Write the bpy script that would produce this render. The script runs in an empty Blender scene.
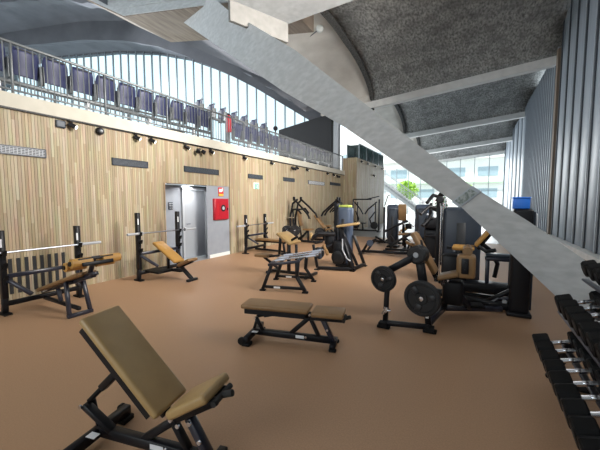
import bpy, bmesh, math, random
from mathutils import Vector, Matrix
random.seed(7)
scene = bpy.context.scene
COL = scene.collection

# ------------------------------------------------------------------ camera
cam_data = bpy.data.cameras.new('camera')
cam_data.sensor_width = 36.0
cam_data.lens = 320.0 * 36.0 / 600.0
cam_data.clip_end = 400
cam = bpy.data.objects.new('camera', cam_data)
COL.objects.link(cam)
cam.location = (0, 0, 1.65)
cam.rotation_euler = (math.radians(90 - 4.289), 0, math.radians(28.33))
scene.camera = cam

# ------------------------------------------------------------------ world, sun, daylight
world = bpy.data.worlds.new('sky')
scene.world = world
world.use_nodes = True
wn = world.node_tree.nodes
wn['Background'].inputs['Color'].default_value = (0.80, 0.92, 1.0, 1)
wn['Background'].inputs['Strength'].default_value = 2.0

def sun(name, energy, rot, angle=3.0, color=(1, .96, .9)):
    d = bpy.data.lights.new(name, 'SUN'); d.energy = energy; d.angle = math.radians(angle); d.color = color
    o = bpy.data.objects.new(name, d); COL.objects.link(o); o.rotation_euler = rot
    return o
def area(name, energy, loc, rot, sx, sy, color):
    d = bpy.data.lights.new(name, 'AREA'); d.shape = 'RECTANGLE'; d.size = sx; d.size_y = sy
    d.energy = energy; d.color = color
    o = bpy.data.objects.new(name, d); COL.objects.link(o); o.location = loc; o.rotation_euler = rot
    return o
sun('sun', 5.0, (math.radians(24), 0, math.radians(-12)))
# area light added behind the camera to fill in from the back
area('daylight_fill_back', 300, (-4.2, -5.2, 4.2), (math.radians(92), 0, math.radians(8)), 5.0, 5.0, (.90, .96, 1.0))
# unseen area light added for daylight from the louvred side
side_fill = area('daylight_fill_right', 1560, (2.9, 6.9, 5.6), (math.radians(84), 0, math.radians(77)), 5.4, 4.5, (1.0, .96, .91))
side_fill.data.spread = math.radians(104)
# daylight falling in over the open stand
area('daylight_stand', 2400, (-25.0, 10.5, 9.5), (math.radians(68), 0, math.radians(-96)), 14.0, 6.0, (.93, .97, 1.0))

# daylight of the end window
area('daylight_end_window', 2000, (-5.0, 43.2, 3.4), (math.radians(-90), 0, 0), 15.0, 6.0, (.95, .98, 1.0))

scene.view_settings.view_transform = 'Standard'
scene.view_settings.look = 'None'
scene.view_settings.gamma = 1.0
scene.view_settings.exposure = 0.0
scene.view_settings.use_curve_mapping = False
scene.cycles.use_denoising = True
scene.cycles.max_bounces = 8
scene.cycles.transparent_max_bounces = 16

# ------------------------------------------------------------------ materials
def mat(name, color, rough=.6, metal=0.0, spec=.5):
    m = bpy.data.materials.new(name); m.use_nodes = True
    b = m.node_tree.nodes['Principled BSDF']
    b.inputs['Base Color'].default_value = (*color, 1)
    b.inputs['Roughness'].default_value = rough
    b.inputs['Metallic'].default_value = metal
    b.inputs['Specular IOR Level'].default_value = spec
    return m
def noisy(name, c1, c2, scale, rough=.7, bump=0.0, stretch=(1, 1, 1), detail=6, lo=.3, hi=.7, spec=.4, c3=None, scale3=.6):
    m = mat(name, c1, rough, 0, spec)
    nt = m.node_tree; b = nt.nodes['Principled BSDF']
    tc = nt.nodes.new('ShaderNodeTexCoord'); mp = nt.nodes.new('ShaderNodeMapping')
    mp.inputs['Scale'].default_value = stretch
    nz = nt.nodes.new('ShaderNodeTexNoise'); nz.inputs['Scale'].default_value = scale; nz.inputs['Detail'].default_value = detail
    cr = nt.nodes.new('ShaderNodeValToRGB')
    cr.color_ramp.elements[0].position = lo; cr.color_ramp.elements[0].color = (*c1, 1)
    cr.color_ramp.elements[1].position = hi; cr.color_ramp.elements[1].color = (*c2, 1)
    L = nt.links.new
    L(tc.outputs['Object'], mp.inputs['Vector']); L(mp.outputs['Vector'], nz.inputs['Vector'])
    L(nz.outputs['Fac'], cr.inputs['Fac'])
    out = cr.outputs['Color']
    if c3:
        n3 = nt.nodes.new('ShaderNodeTexNoise'); n3.inputs['Scale'].default_value = scale3; n3.inputs['Detail'].default_value = 3
        L(tc.outputs['Object'], n3.inputs['Vector'])
        r3 = nt.nodes.new('ShaderNodeValToRGB')
        r3.color_ramp.elements[0].position = .42; r3.color_ramp.elements[0].color = (0, 0, 0, 1)
        r3.color_ramp.elements[1].position = .68; r3.color_ramp.elements[1].color = (.6, .6, .6, 1)
        L(n3.outputs['Fac'], r3.inputs['Fac'])
        mx = nt.nodes.new('ShaderNodeMix'); mx.data_type = 'RGBA'
        L(r3.outputs['Color'], mx.inputs['Factor']); L(out, mx.inputs[6]); mx.inputs[7].default_value = (*c3, 1)
        out = mx.outputs[2]
    L(out, b.inputs['Base Color'])
    if bump:
        bp = nt.nodes.new('ShaderNodeBump'); bp.inputs['Strength'].default_value = bump; bp.inputs['Distance'].default_value = .03
        L(nz.outputs['Fac'], bp.inputs['Height']); L(bp.outputs['Normal'], b.inputs['Normal'])
    return m
def wood_slats(name, pitch, axis):
    """pale wooden slats, every slat with its own tone"""
    m = mat(name, (.6, .45, .27), .55, 0, .3)
    nt = m.node_tree; b = nt.nodes['Principled BSDF']; L = nt.links.new
    tc = nt.nodes.new('ShaderNodeTexCoord'); sp = nt.nodes.new('ShaderNodeSeparateXYZ')
    L(tc.outputs['Object'], sp.inputs[0])
    dv = nt.nodes.new('ShaderNodeMath'); dv.operation = 'DIVIDE'; dv.inputs[1].default_value = pitch
    L(sp.outputs[axis], dv.inputs[0])
    fl = nt.nodes.new('ShaderNodeMath'); fl.operation = 'FLOOR'; L(dv.outputs[0], fl.inputs[0])
    # boards of different length along the height
    w0 = nt.nodes.new('ShaderNodeTexWhiteNoise'); w0.noise_dimensions = '1D'; L(fl.outputs[0], w0.inputs['W'])
    ad = nt.nodes.new('ShaderNodeMath'); ad.operation = 'MULTIPLY_ADD'; ad.inputs[1].default_value = 3.0
    L(w0.outputs['Value'], ad.inputs[0]); L(sp.outputs['Z'], ad.inputs[2])
    d2 = nt.nodes.new('ShaderNodeMath'); d2.operation = 'DIVIDE'; d2.inputs[1].default_value = 1.3; L(ad.outputs[0], d2.inputs[0])
    f2 = nt.nodes.new('ShaderNodeMath'); f2.operation = 'FLOOR'; L(d2.outputs[0], f2.inputs[0])
    cv = nt.nodes.new('ShaderNodeCombineXYZ'); L(fl.outputs[0], cv.inputs[0]); L(f2.outputs[0], cv.inputs[1])
    wn_ = nt.nodes.new('ShaderNodeTexWhiteNoise'); wn_.noise_dimensions = '2D'; L(cv.outputs[0], wn_.inputs['Vector'])
    cr = nt.nodes.new('ShaderNodeValToRGB'); e = cr.color_ramp.elements
    e[0].position = 0; e[0].color = (.375, .29, .18, 1); e[1].position = 1; e[1].color = (.54, .46, .32, 1)
    k = e.new(.5); k.color = (.46, .37, .242, 1)
    L(wn_.outputs['Value'], cr.inputs['Fac'])
    nz = nt.nodes.new('ShaderNodeTexNoise'); nz.inputs['Scale'].default_value = 14; nz.inputs['Detail'].default_value = 4
    mp = nt.nodes.new('ShaderNodeMapping'); mp.inputs['Scale'].default_value = (1, 1, .12)
    L(tc.outputs['Object'], mp.inputs[0]); L(mp.outputs[0], nz.inputs['Vector'])
    mx = nt.nodes.new('ShaderNodeMix'); mx.data_type = 'RGBA'; mx.blend_type = 'MULTIPLY'; mx.inputs['Factor'].default_value = .35
    L(cr.outputs['Color'], mx.inputs[6]); L(nz.outputs['Color'], mx.inputs[7])
    hs = nt.nodes.new('ShaderNodeHueSaturation'); hs.inputs['Value'].default_value = 1.12
    L(cr.outputs['Color'], hs.inputs['Color'])
    L(mx.outputs[2], b.inputs['Base Color'])
    return m
def glass(name, tint, gloss=.08):
    m = bpy.data.materials.new(name); m.use_nodes = True
    nt = m.node_tree; nt.nodes.clear(); L = nt.links.new
    o = nt.nodes.new('ShaderNodeOutputMaterial'); t = nt.nodes.new('ShaderNodeBsdfTransparent'); g = nt.nodes.new('ShaderNodeBsdfGlossy')
    t.inputs['Color'].default_value = (*tint, 1); g.inputs['Roughness'].default_value = .2
    x = nt.nodes.new('ShaderNodeMixShader'); x.inputs[0].default_value = gloss
    L(t.outputs[0], x.inputs[1]); L(g.outputs[0], x.inputs[2]); L(x.outputs[0], o.inputs[0])
    return m
def emit(name, col, s):
    m = mat(name, col); b = m.node_tree.nodes['Principled BSDF']
    b.inputs['Emission Color'].default_value = (*col, 1); b.inputs['Emission Strength'].default_value = s
    return m

M = {}
M['rubber'] = noisy('rubber_floor', (.38, .225, .13), (.51, .305, .178), 90, .5, .05, detail=8, lo=.25, hi=.75, spec=.45, c3=(.47, .28, .16), scale3=.35)
M['greyfloor'] = noisy('grey_vinyl_floor', (.30, .31, .32), (.36, .37, .38), 20, .35)
M['slat'] = wood_slats('pale_wood_slats', .045, 'Y')
M['slatx'] = wood_slats('pale_wood_slats_end', .045, 'X')
M['slatback'] = mat('slat_backing', (.22, .16, .09), .9)
M['conc'] = noisy('board_marked_concrete', (.42, .437, .445), (.52, .537, .545), 8.0, .85, .03, c3=(.42, .43, .435), scale3=2.0, detail=12, stretch=(.6, .6, 1.6), lo=.36, hi=.64)
M['conc_l'] = noisy('light_concrete', (.78, .78, .76), (.88, .88, .86), 3.5, .85, .1, c3=(.72, .71, .69))
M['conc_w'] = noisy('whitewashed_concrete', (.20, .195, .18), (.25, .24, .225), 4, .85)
M['conc_b'] = noisy('beige_concrete', (.70, .66, .60), (.82, .78, .72), 1.6, .85, .15, c3=(.55, .51, .46))
M['conc_brown'] = noisy('plank_marked_concrete', (.15, .11, .08), (.32, .26, .20), 2.2, .85, .2, stretch=(3, .4, 1), c3=(.28, .23, .19))
M['stucco'] = noisy('dark_rough_stucco', (.17, .17, .165), (.60, .60, .58), 13, .95, .35, stretch=(1, .45, 1), detail=8, lo=.32, hi=.72, c3=(.17, .17, .165), scale3=1.5)
M['stucco_shade'] = noisy('rim_shadow_stucco', (.05, .05, .048), (.14, .14, .135), 13, .95, .3)  # darkened stucco for the shadow along the vault edge
M['canopy'] = noisy('grey_canopy', (.12, .125, .14), (.16, .165, .185), .8, .8)
M['plaster'] = noisy('cream_plaster', (.53, .50, .42), (.58, .55, .47), 5, .8)
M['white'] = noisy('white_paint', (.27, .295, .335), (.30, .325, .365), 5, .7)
M['doorgrey'] = mat('grey_door', (.34, .36, .39), .45)
M['frame_grey'] = mat('grey_frame', (.42, .44, .47), .5)
M['fin'] = noisy('grey_louvre_metal', (.27, .315, .375), (.35, .40, .46), 1.2, .5, 0, stretch=(4, 4, .2))
M['fin_d'] = mat('gap_shade_far', (.24, .27, .31), .5)  # darker fin tone for the shade between the far blades
M['fingap'] = mat('gap_shade', (.05, .06, .075), .6)  # near black, paints the shade in the gaps of the near blades
M['fin_l'] = mat('light_louvre_edge', (.38, .43, .49), .5)
M['finback'] = mat('gap_shade_backing', (.05, .05, .055), .9)  # dark sheet behind the blades, gives the gaps their shade
M['finbrown'] = mat('brown_joint', (.22, .17, .13), .7)
M['alu'] = mat('grey_aluminium', (.30, .34, .37), .4, .3)
M['rail'] = mat('galvanised_rail', (.17, .18, .185), .45, .5)
M['black'] = mat('black_powder_coat', (.007, .007, .009), .42, 0, .28)
M['blackblue'] = mat('blue_black_tube', (.018, .020, .034), .28, 0, .6)
M['rubberblack'] = mat('black_rubber', (.004, .004, .0045), .6, 0, .2)
M['plate'] = mat('black_plate_rubber', (.012, .0125, .014), .42, 0, .35)
M['platerim'] = mat('dark_grey_plate_face', (.022, .023, .026), .42, 0, .35)
M['grip'] = mat('matt_black_grip', (.02, .02, .02), .8)
M['chrome'] = mat('chrome', (.75, .76, .80), .18, 1.0)
M['satin'] = mat('satin_steel', (.42, .44, .50), .35, 1.0)
M['sticker'] = mat('white_sticker', (.75, .76, .78), .5)
M['tan'] = noisy('tan_vinyl', (.37, .24, .10), (.43, .285, .12), 6, .36, 0, spec=.5)
M['brownpad'] = noisy('brown_vinyl', (.21, .12, .05), (.26, .15, .066), 6, .42)
M['ochre'] = noisy('ochre_vinyl', (.42, .22, .05), (.48, .26, .07), 6, .4)
M['shroud'] = mat('blue_grey_shroud', (.05, .068, .105), .34, 0, .4)
M['shroud_d'] = mat('dark_blue_grey_shroud', (.026, .034, .048), .34, 0, .35)
M['navy'] = noisy('navy_seat_plastic', (.030, .036, .095), (.04, .047, .115), 4, .45)
M['red'] = mat('red_paint', (.42, .012, .025), .4)
M['signred'] = mat('sign_red', (.60, .03, .03), .5)
M['yellow'] = mat('sign_yellow', (.75, .52, .06), .5)
M['signgreen'] = mat('sign_green', (.01, .33, .20), .5)
M['signwhite'] = mat('sign_white', (.78, .82, .80), .5)
M['ventdark'] = mat('vent_dark', (.012, .014, .017), .6)
M['ventgrey'] = mat('vent_slats', (.08, .095, .115), .5)
M['lime'] = mat('lime_cap', (.36, .42, .08), .5)
M['blue'] = mat('bright_blue_plastic', (.02, .16, .62), .4)
M['dark'] = mat('black_cabin', (.018, .019, .022), .7)
M['glass'] = glass('window_glass', (.97, .99, .99), .015)
M['glass_t'] = glass('pale_blue_glazing', (.79, .85, .86), .01)
M['glass_g'] = glass('green_booth_glass', (.10, .14, .14), .05)
M['bulb'] = emit('lamp_lens', (1, .97, .9), 3.0)
M['diff'] = emit('lamp_diffuser', (1, 1, 1), 2.0)
M['bwhite'] = noisy('white_facade', (.74, .74, .72), (.80, .80, .78), .6, .8)
M['bglass'] = mat('facade_glass', (.33, .42, .47), .15)
M['bgreen'] = mat('green_ledge', (.42, .55, .40), .7)
M['leaf'] = noisy('lime_leaves', (.20, .42, .03), (.42, .62, .07), 2, .6)
M['leafd'] = noisy('shrub_leaves', (.04, .10, .03), (.09, .17, .05), 2, .6)
M['magenta'] = mat('magenta_petals', (.62, .05, .30), .6)
M['pinkred'] = mat('crimson_petals', (.50, .03, .10), .6)
M['bark'] = mat('bark', (.12, .08, .05), .9)
M['paving'] = noisy('pale_paving', (.50, .49, .47), (.58, .57, .55), 2, .9)
M['plaqueart'] = noisy('plaque_print', (.16, .20, .19), (.34, .38, .38), 22, .4, lo=.42, hi=.56)

# ------------------------------------------------------------------ mesh builder
V = Vector
class MB:
    def __init__(s):
        s.bm = bmesh.new(); s.mats = []
    def mi(s, m):
        if m is None: return 0
        if m not in s.mats: s.mats.append(m)
        return s.mats.index(m)
    def _merge(s, tmp, m, smooth):
        i = s.mi(m)
        for f in tmp.faces: f.material_index = i; f.smooth = smooth
        me = bpy.data.meshes.new('tmp'); tmp.to_mesh(me); tmp.free()
        s.bm.from_mesh(me); bpy.data.meshes.remove(me)
        return s
    def box(s, c, size, m=None, rot=None, bev=0, seg=2):
        t = bmesh.new(); bmesh.ops.create_cube(t, size=1)
        bmesh.ops.scale(t, vec=size, verts=t.verts)
        if bev: bmesh.ops.bevel(t, geom=t.edges[:], offset=bev, segments=seg, profile=.5, affect='EDGES')
        mt = Matrix.Translation(c) @ (rot.to_4x4() if rot is not None else Matrix())
        bmesh.ops.transform(t, matrix=mt, verts=t.verts)
        return s._merge(t, m, bev > 0)
    def bar(s, p, q, w, h=None, m=None, up=(0, 0, 1), bev=.006, ext=0):
        """rectangular tube from p to q; w across, h along up"""
        p, q = V(p), V(q); h = w if h is None else h
        d = q - p; L = d.length; x = d / L; u = V(up)
        if abs(x.dot(u)) > .97: u = V((1, 0, 0))
        y = u.cross(x).normalized(); z = x.cross(y)
        R = Matrix((x, y, z)).transposed()
        return s.box((p + q) / 2, (L + 2 * ext, w, h), m, R, bev, 1)
    def pad(s, p, q, width, th, wd, m=None, bev=None, seg=3):
        """upholstered pad: top face runs p -> q, wd is the width direction, thickness hangs below"""
        p, q = V(p), V(q); x = (q - p).normalized(); y = V(wd).normalized(); z = x.cross(y).normalized()
        if z.z < 0: z = -z; y = -y
        R = Matrix((x, y, z)).transposed()
        return s.box((p + q) / 2 - z * th / 2, ((q - p).length, width, th), m, R, bev or th * .38, seg)
    def cyl(s, p, q, r, m=None, seg=16, r2=None, smooth=True, caps=True):
        p, q = V(p), V(q); d = q - p
        t = bmesh.new(); bmesh.ops.create_cone(t, cap_ends=caps, segments=seg, radius1=r, radius2=r if r2 is None else r2, depth=d.length)
        R = d.to_track_quat('Z', 'Y').to_matrix().to_4x4()
        bmesh.ops.transform(t, matrix=Matrix.Translation((p + q) / 2) @ R, verts=t.verts)
        s._merge(t, m, False)
        if smooth:
            pass
        return s
    def tube(s, pts, r, m=None, seg=8):
        """round tube through points with ball joints"""
        for a, b in zip(pts[:-1], pts[1:]): s.cyl(a, b, r, m, seg)
        for a in pts[1:-1]: s.ball(a, r, m, seg, max(4, seg // 2))
        return s
    def ball(s, c, r, m=None, u=12, v=8, sc=(1, 1, 1)):
        t = bmesh.new(); bmesh.ops.create_uvsphere(t, u_segments=u, v_segments=v, radius=r)
        bmesh.ops.scale(t, vec=sc, verts=t.verts)
        bmesh.ops.translate(t, vec=c, verts=t.verts)
        return s._merge(t, m, True)
    def lathe(s, c, axis, prof, m=None, seg=28):
        """prof: list of (distance along axis, radius)"""
        t = bmesh.new(); rings = []
        for d, r in prof:
            rings.append([t.verts.new((r * math.cos(2 * math.pi * k / seg), r * math.sin(2 * math.pi * k / seg), d)) for k in range(seg)])
        for a, b in zip(rings[:-1], rings[1:]):
            for k in range(seg): t.faces.new((a[k], a[(k + 1) % seg], b[(k + 1) % seg], b[k]))
        t.faces.new(rings[0][::-1]); t.faces.new(rings[-1])
        R = V(axis).to_track_quat('Z', 'Y').to_matrix().to_4x4()
        bmesh.ops.transform(t, matrix=Matrix.Translation(c) @ R, verts=t.verts)
        return s._merge(t, m, False)
    def prism(s, poly, vec, m=None):
        """closed polygon (3D points) extruded by vec"""
        t = bmesh.new(); a = [t.verts.new(p) for p in poly]; b = [t.verts.new(V(p) + V(vec)) for p in poly]
        n = len(poly); t.faces.new(a); t.faces.new(b[::-1])
        for i in range(n): t.faces.new((a[i], b[i], b[(i + 1) % n], a[(i + 1) % n]))
        bmesh.ops.recalc_face_normals(t, faces=t.faces)
        return s._merge(t, m, False)
    def quad(s, pts, m=None):
        t = bmesh.new(); t.faces.new([t.verts.new(p) for p in pts]); return s._merge(t, m, False)
    def build(s, name, material=None, parent=None):
        me = bpy.data.meshes.new(name); s.bm.to_mesh(me); s.bm.free()
        for mm in (s.mats or [material]): me.materials.append(mm)
        o = bpy.data.objects.new(name, me); COL.objects.link(o)
        if parent is not None: o.parent = parent
        return o
def tag(o, label=None, cat=None, group=None, kind=None):
    if label: o['label'] = label
    if cat: o['category'] = cat
    if group: o['group'] = group
    if kind: o['kind'] = kind
    return o
def thing(name, label, cat, loc=(0, 0, 0), rz=0, group=None):
    o = bpy.data.objects.new(name, None); COL.objects.link(o); o.empty_display_size = .1
    o.location = loc; o.rotation_euler = (0, 0, rz)
    return tag(o, label, cat, group)
def struct(name, mb, m=None, label=None):
    o = mb.build(name, m); o['kind'] = 'structure'
    if label: o['label'] = label
    return o
def copy_tree(o, parent=None):
    c = o.copy(); COL.objects.link(c)
    if parent is not None: c.parent = parent
    for ch in [k for k in ALLCH.get(o.name, [])]: copy_tree(ch, c)
    return c
ALLCH = {}
def remember(root):
    """note the children of a prototype so that it can be copied"""
    for o in [root] + list(root.children_recursive): ALLCH[o.name] = list(o.children)
ORD = ['first', 'second', 'third', 'fourth', 'fifth', 'sixth', 'seventh', 'eighth', 'ninth', 'tenth', 'eleventh', 'twelfth', 'thirteenth',
       'fourteenth', 'fifteenth', 'sixteenth', 'seventeenth', 'eighteenth', 'nineteenth', 'twentieth', 'twenty-first', 'twenty-second']

# ================================================================== STRUCTURE
XL, XR = -6.6, 3.0
b = MB(); b.box((-1.7, 5.2, -.1), (9.8, 18.4, .2)); struct('floor', b, M['rubber'])
b = MB(); b.box((-6.5, 29.2, -.1), (19.4, 29.6, .2)); struct('floor', b, M['greyfloor'])
b = MB(); b.box((-7.7, 6.48, -.1), (2.2, 2.6, .19)); struct('floor', b, M['greyfloor'])

b = MB(); b.box((-20, -7.1, 5), (60, .2, 14)); struct('wall_back', b, M['conc_l'])  # unseen wall added to keep sky light off the near floor
# left wall: wooden slats over a dark backing, with an opening for the recess
R0, R1, RT = 5.31, 7.66, 2.09
b = MB()
for (y0, y1, z0, z1) in ((-4, R0, 0, 3.13), (R1, 17.6, 0, 3.13), (R0, R1, RT, 3.13)):
    b.box((XL - .07, (y0 + y1) / 2, (z0 + z1) / 2), (.08, y1 - y0, z1 - z0), M['slatback'])
    k = math.ceil(y0 / .045)
    while (k + 1) * .045 <= y1 + 1e-6:
        b.box((XL - .015, (k + .5) * .045, (z0 + z1) / 2), (.03, .041, z1 - z0), M['slat'])
        k += 1
struct('wall_left', b)
b = MB(); b.box((XL - .02, R1 + .015, RT / 2), (.10, .03, RT)); b.box((XL - .02, R0 - .012, RT / 2), (.10, .024, RT))
struct('trim_1', b, M['slat'])
# cream edge of the upper floor with the black track under it
b = MB(); b.box((XL - .2, 6.8, 3.26), (.5, 21.6, .23)); struct('trim_2', b, M['plaster'])
b = MB(); b.box((XL + .02, 6.8, 3.135), (.05, 21.6, .03)); struct('trim_3', b, M['black'])
# recess
rl_ = area('recess_lamp', 14, (-6.9, 6.45, 2.04), (0, 0, 0), .5, .3, (1, .98, .95))
RX = -7.15; DY = 6.76
b = MB()
b.box((RX - .05, (R0 + DY - .46) / 2, RT / 2), (.1, DY - .46 - R0, RT))          # left of the door
b.box((RX - .05, DY, 2.045), (.1, 1.0, .09))
b.box(((RX + XL) / 2 - .05, R0 - .05, RT / 2), (XL - RX - .02, .05, RT))
struct('wall_recess', b, M['white'])
b = MB(); b.prism([(XL - .02, 6.72, 0), (RX - .05, 7.3, 0), (RX - .05, R1, 0), (XL - .02, R1, 0)], (0, 0, RT)); struct('wall_recess', b, M['white'])
b = MB(); b.box(((RX + XL) / 2 - .06, (R0 + R1) / 2, RT + .06), (XL - RX - .04, R1 - R0 + .1, .1)); struct('ceiling', b, M['white'])
b = MB(); b.box((XL - .008, 7.22, .05), (.02, .86, .1)); struct('baseboard_recess', b, M['signwhite'])
# door
d = thing('door_1', 'grey door at the back of the white recess', 'door', (RX, DY, 0)); d['kind'] = 'structure'
b = MB(); b.box((.02, -.44, 1.0), (.08, .07, 2.0)); b.box((.02, .44, 1.0), (.08, .07, 2.0)); b.box((.02, 0, 2.0), (.08, .95, .07)); b.build('door_frame', M['frame_grey'], d)
b = MB(); b.box((0, 0, .985), (.04, .81, 1.95)); b.build('door_leaf', M['doorgrey'], d)
b = MB(); b.cyl((.02, -.33, 1.0), (.07, -.33, 1.0), .012); b.cyl((.065, -.34, 1.0), (.065, -.22, 1.0), .01); b.build('door_handle', M['chrome'], d)

# wooden block beyond the slat wall
b = MB()
b.box((-6.27, 20.8, 2.04), (.8, 6.4, 4.08), M['slatback'])
k = math.ceil(17.6 / .045)
while (k + 1) * .045 <= 24.0: b.box((-5.865, (k + .5) * .045, 2.05), (.03, .041, 4.1), M['slat']); k += 1
k = math.ceil(-6.67 / .045)
while (k + 1) * .045 <= -5.85: b.box(((k + .5) * .045, 17.585, 2.05), (.041, .03, 4.1), M['slatx']); k += 1
struct('wall_timber_block', b)

# upper floor of the stand
b = MB(); b.box((-22, 9.0, 3.2), (30.2, 26, .3)); struct('floor_stand', b, M['conc_l'])

# right wall of tall metal louvre blades
wr = MB(); wr.box((3.5, 19.5, 4.5), (.1, 49, 9.4)); wr = struct('wall_right', wr, M['finback'])
y = 4.2; blades = []
while y < 17.4: blades.append((y, 1.0, 1.13, M['fin'])); y += 1.14
y = 18.2
while y < 27.6: blades.append((y, .46, .50, M['fin'])); y += .5
blades += [(28.4, 1.6, 0, M['fin']), (30.6, 1.9, 0, M['fin']), (33.4, 2.4, 0, M['fin']), (36.5, 2.4, 0, M['fin']), (39.6, 2.6, 0, M['fin']), (42.2, 2.2, 0, M['fin'])]
for (yy, wd_, ang, mm) in blades:
    zt = 9.25 if yy < 17.3 else 8.3
    if yy < 17.3:
        dx = math.sqrt(max(0, 1 - ((yy - 13.6) / 4.62) ** 2)) if yy > 9 else .5
        zt = 8.05 + 1.6 * dx
    b = MB(); b.box((3.08, yy, zt / 2 + .1), (.05, wd_, zt - .2), None, None, .008, 1)
    bl = b.build('louvre_blade', mm, wr)
    if ang:
        b = MB(); b.box((3.05, yy + wd_ * .5 + (ang - wd_) * .5, zt / 2 + .1), (.06 if yy < 17.3 else .02, (ang - wd_) * .7, zt - .2)); b.build('gap_shade_strip', M['fingap'] if yy < 17.3 else M['fin_d'], bl)  # dark strip painting the shade in the gap between blades
        b = MB(); b.box((3.04, yy - wd_ * .47, zt / 2 + .1), (.06, .05, zt - .2)); b.build('edge_lip', M['fin_l'], bl)
b = MB(); b.box((3.02, 17.72, 4.1), (.12, .35, 8.0)); b.build('joint_strip', M['finbrown'], wr)
b = MB(); b.box((3.15, 19.0, .09), (.62, 49, .18)); struct('baseboard_right', b, M['conc_l'])

# roof: ribs along X, one barrel vault of dark stucco per bay
def ribz(x): return 6.88 + .095 * (x + 5.35)
def ribn(x): return 7.15 + .05 * (x + 5.35)
RIBS = [9.0, 18.2, 28.2, 36.4, 43.7]
def drop(y): return 0 if y < 28 else -.04 * (y - 28)
def vault(x0, x1, ya, yb, rise, dz, m, name, nx=6, ny=28, th=.18, a0=0.0):
    t = bmesh.new(); top = []; bot = []
    for i in range(nx + 1):
        x = x0 + (x1 - x0) * i / nx; r0 = []; r1 = []
        for j in range(ny + 1):
            a = a0 + (math.pi - a0) * j / ny; yy = (ya + yb) / 2 - math.cos(a) * (yb - ya) / 2
            z = ribz(x) + .45 * max(0, min(1, (14 - yy) / 4.5)) + drop(yy) + dz + rise * math.sin(a) ** .85
            r0.append(t.verts.new((x, yy, z))); r1.append(t.verts.new((x, yy, z + th)))
        bot.append(r0); top.append(r1)
    for i in range(nx):
        for j in range(ny):
            t.faces.new((bot[i][j], bot[i + 1][j], bot[i + 1][j + 1], bot[i][j + 1]))
            t.faces.new((top[i][j], top[i][j + 1], top[i + 1][j + 1], top[i + 1][j]))
    for j in range(ny):
        t.faces.new((bot[0][j], bot[0][j + 1], top[0][j + 1], top[0][j])); t.faces.new((bot[nx][j], top[nx][j], top[nx][j + 1], bot[nx][j + 1]))
    b = MB(); b._merge(t, m, True); return struct(name, b)
for ya, yb in zip(RIBS[:-1], RIBS[1:]):
    vault(-5.3, 3.8, ya + .05, yb + .2, 1.9, .05, M['stucco'], 'ceiling')
    vault(-8.4, -5.3, ya + .05, yb + .2, 1.9, .26, M['conc_b'], 'ceiling', a0=.7 if ya == 9.0 else 0)
for ya, yb in zip(RIBS[:-1], RIBS[1:]): vault(-5.34, -5.12, ya + .05, yb + .2, 1.9, -.10, M['stucco_shade'], 'ceiling')  # narrow strip, its dark colour paints the shadow rim of the vault
for k, yy in enumerate(RIBS):
    if k == 0: continue
    b = MB()
    x0, x1 = (-6.6, 3.05)
    if k == 4: x0 = -14
    dz_ = drop(yy)
    b.prism([(x0, yy, ribz(x0) + dz_), (x1, yy, ribz(x1) + dz_), (x1, yy, ribz(x1) + dz_ + .36), (x0, yy, ribz(x0) + dz_ + .36)], (0, .42 if k < 4 else .25, 0), M['conc_l'])
    struct('ceiling_beam', b)
# near rib with its plank-marked soffit
b = MB()
b.prism([(-6.35, 6.6, ribn(-6.3)), (-5.35, 9.0, ribn(-5.35)), (3.3, 9.0, ribn(3.3)), (3.3, 6.6, ribn(3.3))], (0, 0, 2.2), M['conc'])
struct('ceiling_beam', b)
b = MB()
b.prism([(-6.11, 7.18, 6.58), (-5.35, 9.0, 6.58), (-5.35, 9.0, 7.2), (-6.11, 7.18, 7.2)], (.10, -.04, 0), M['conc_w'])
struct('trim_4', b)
# big haunch at the head of the strut
b = MB()
P_ = lambda x, z: (x, 9.0, z)
b.prism([P_(-13.45, 9.5), P_(-7.28, 8.37), P_(-5.6, 8.1), P_(-5.6, 13), P_(-19, 13), P_(-16.2, 11.0)], (0, 2.5, 0), M['conc_brown'])
b.prism([P_(-13.4, 9.52), P_(-7.28, 8.39), P_(-5.6, 8.12), P_(-5.6, 13), P_(-19, 13), P_(-16.1, 11.0)], (0, -.06, 0), M['conc'])
b.prism([(-13.0, 8.94, 9.72), (-7.0, 8.94, 8.62), (-7.0, 8.94, 8.74), (-12.8, 8.94, 9.82)], (0, -.06, 0), M['conc'])
b.prism([(-13.0, 8.94, 9.98), (-7.0, 8.94, 8.92), (-7.0, 8.94, 9.02), (-12.8, 8.94, 10.06)], (0, -.06, 0), M['conc'])
struct('ceiling_beam', b)
# roof slab over the bay in which the photograph was taken
b = MB(); b.box((-1.8, .6, 9.4), (10.5, 14, .3)); struct('ceiling', b, M['stucco'])
b = MB(); b.box((-12.5, .6, 13.6), (13, 17, .3)); struct('ceiling', b, M['canopy'])  # unseen slab added to shield the haunch from open sky

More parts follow.
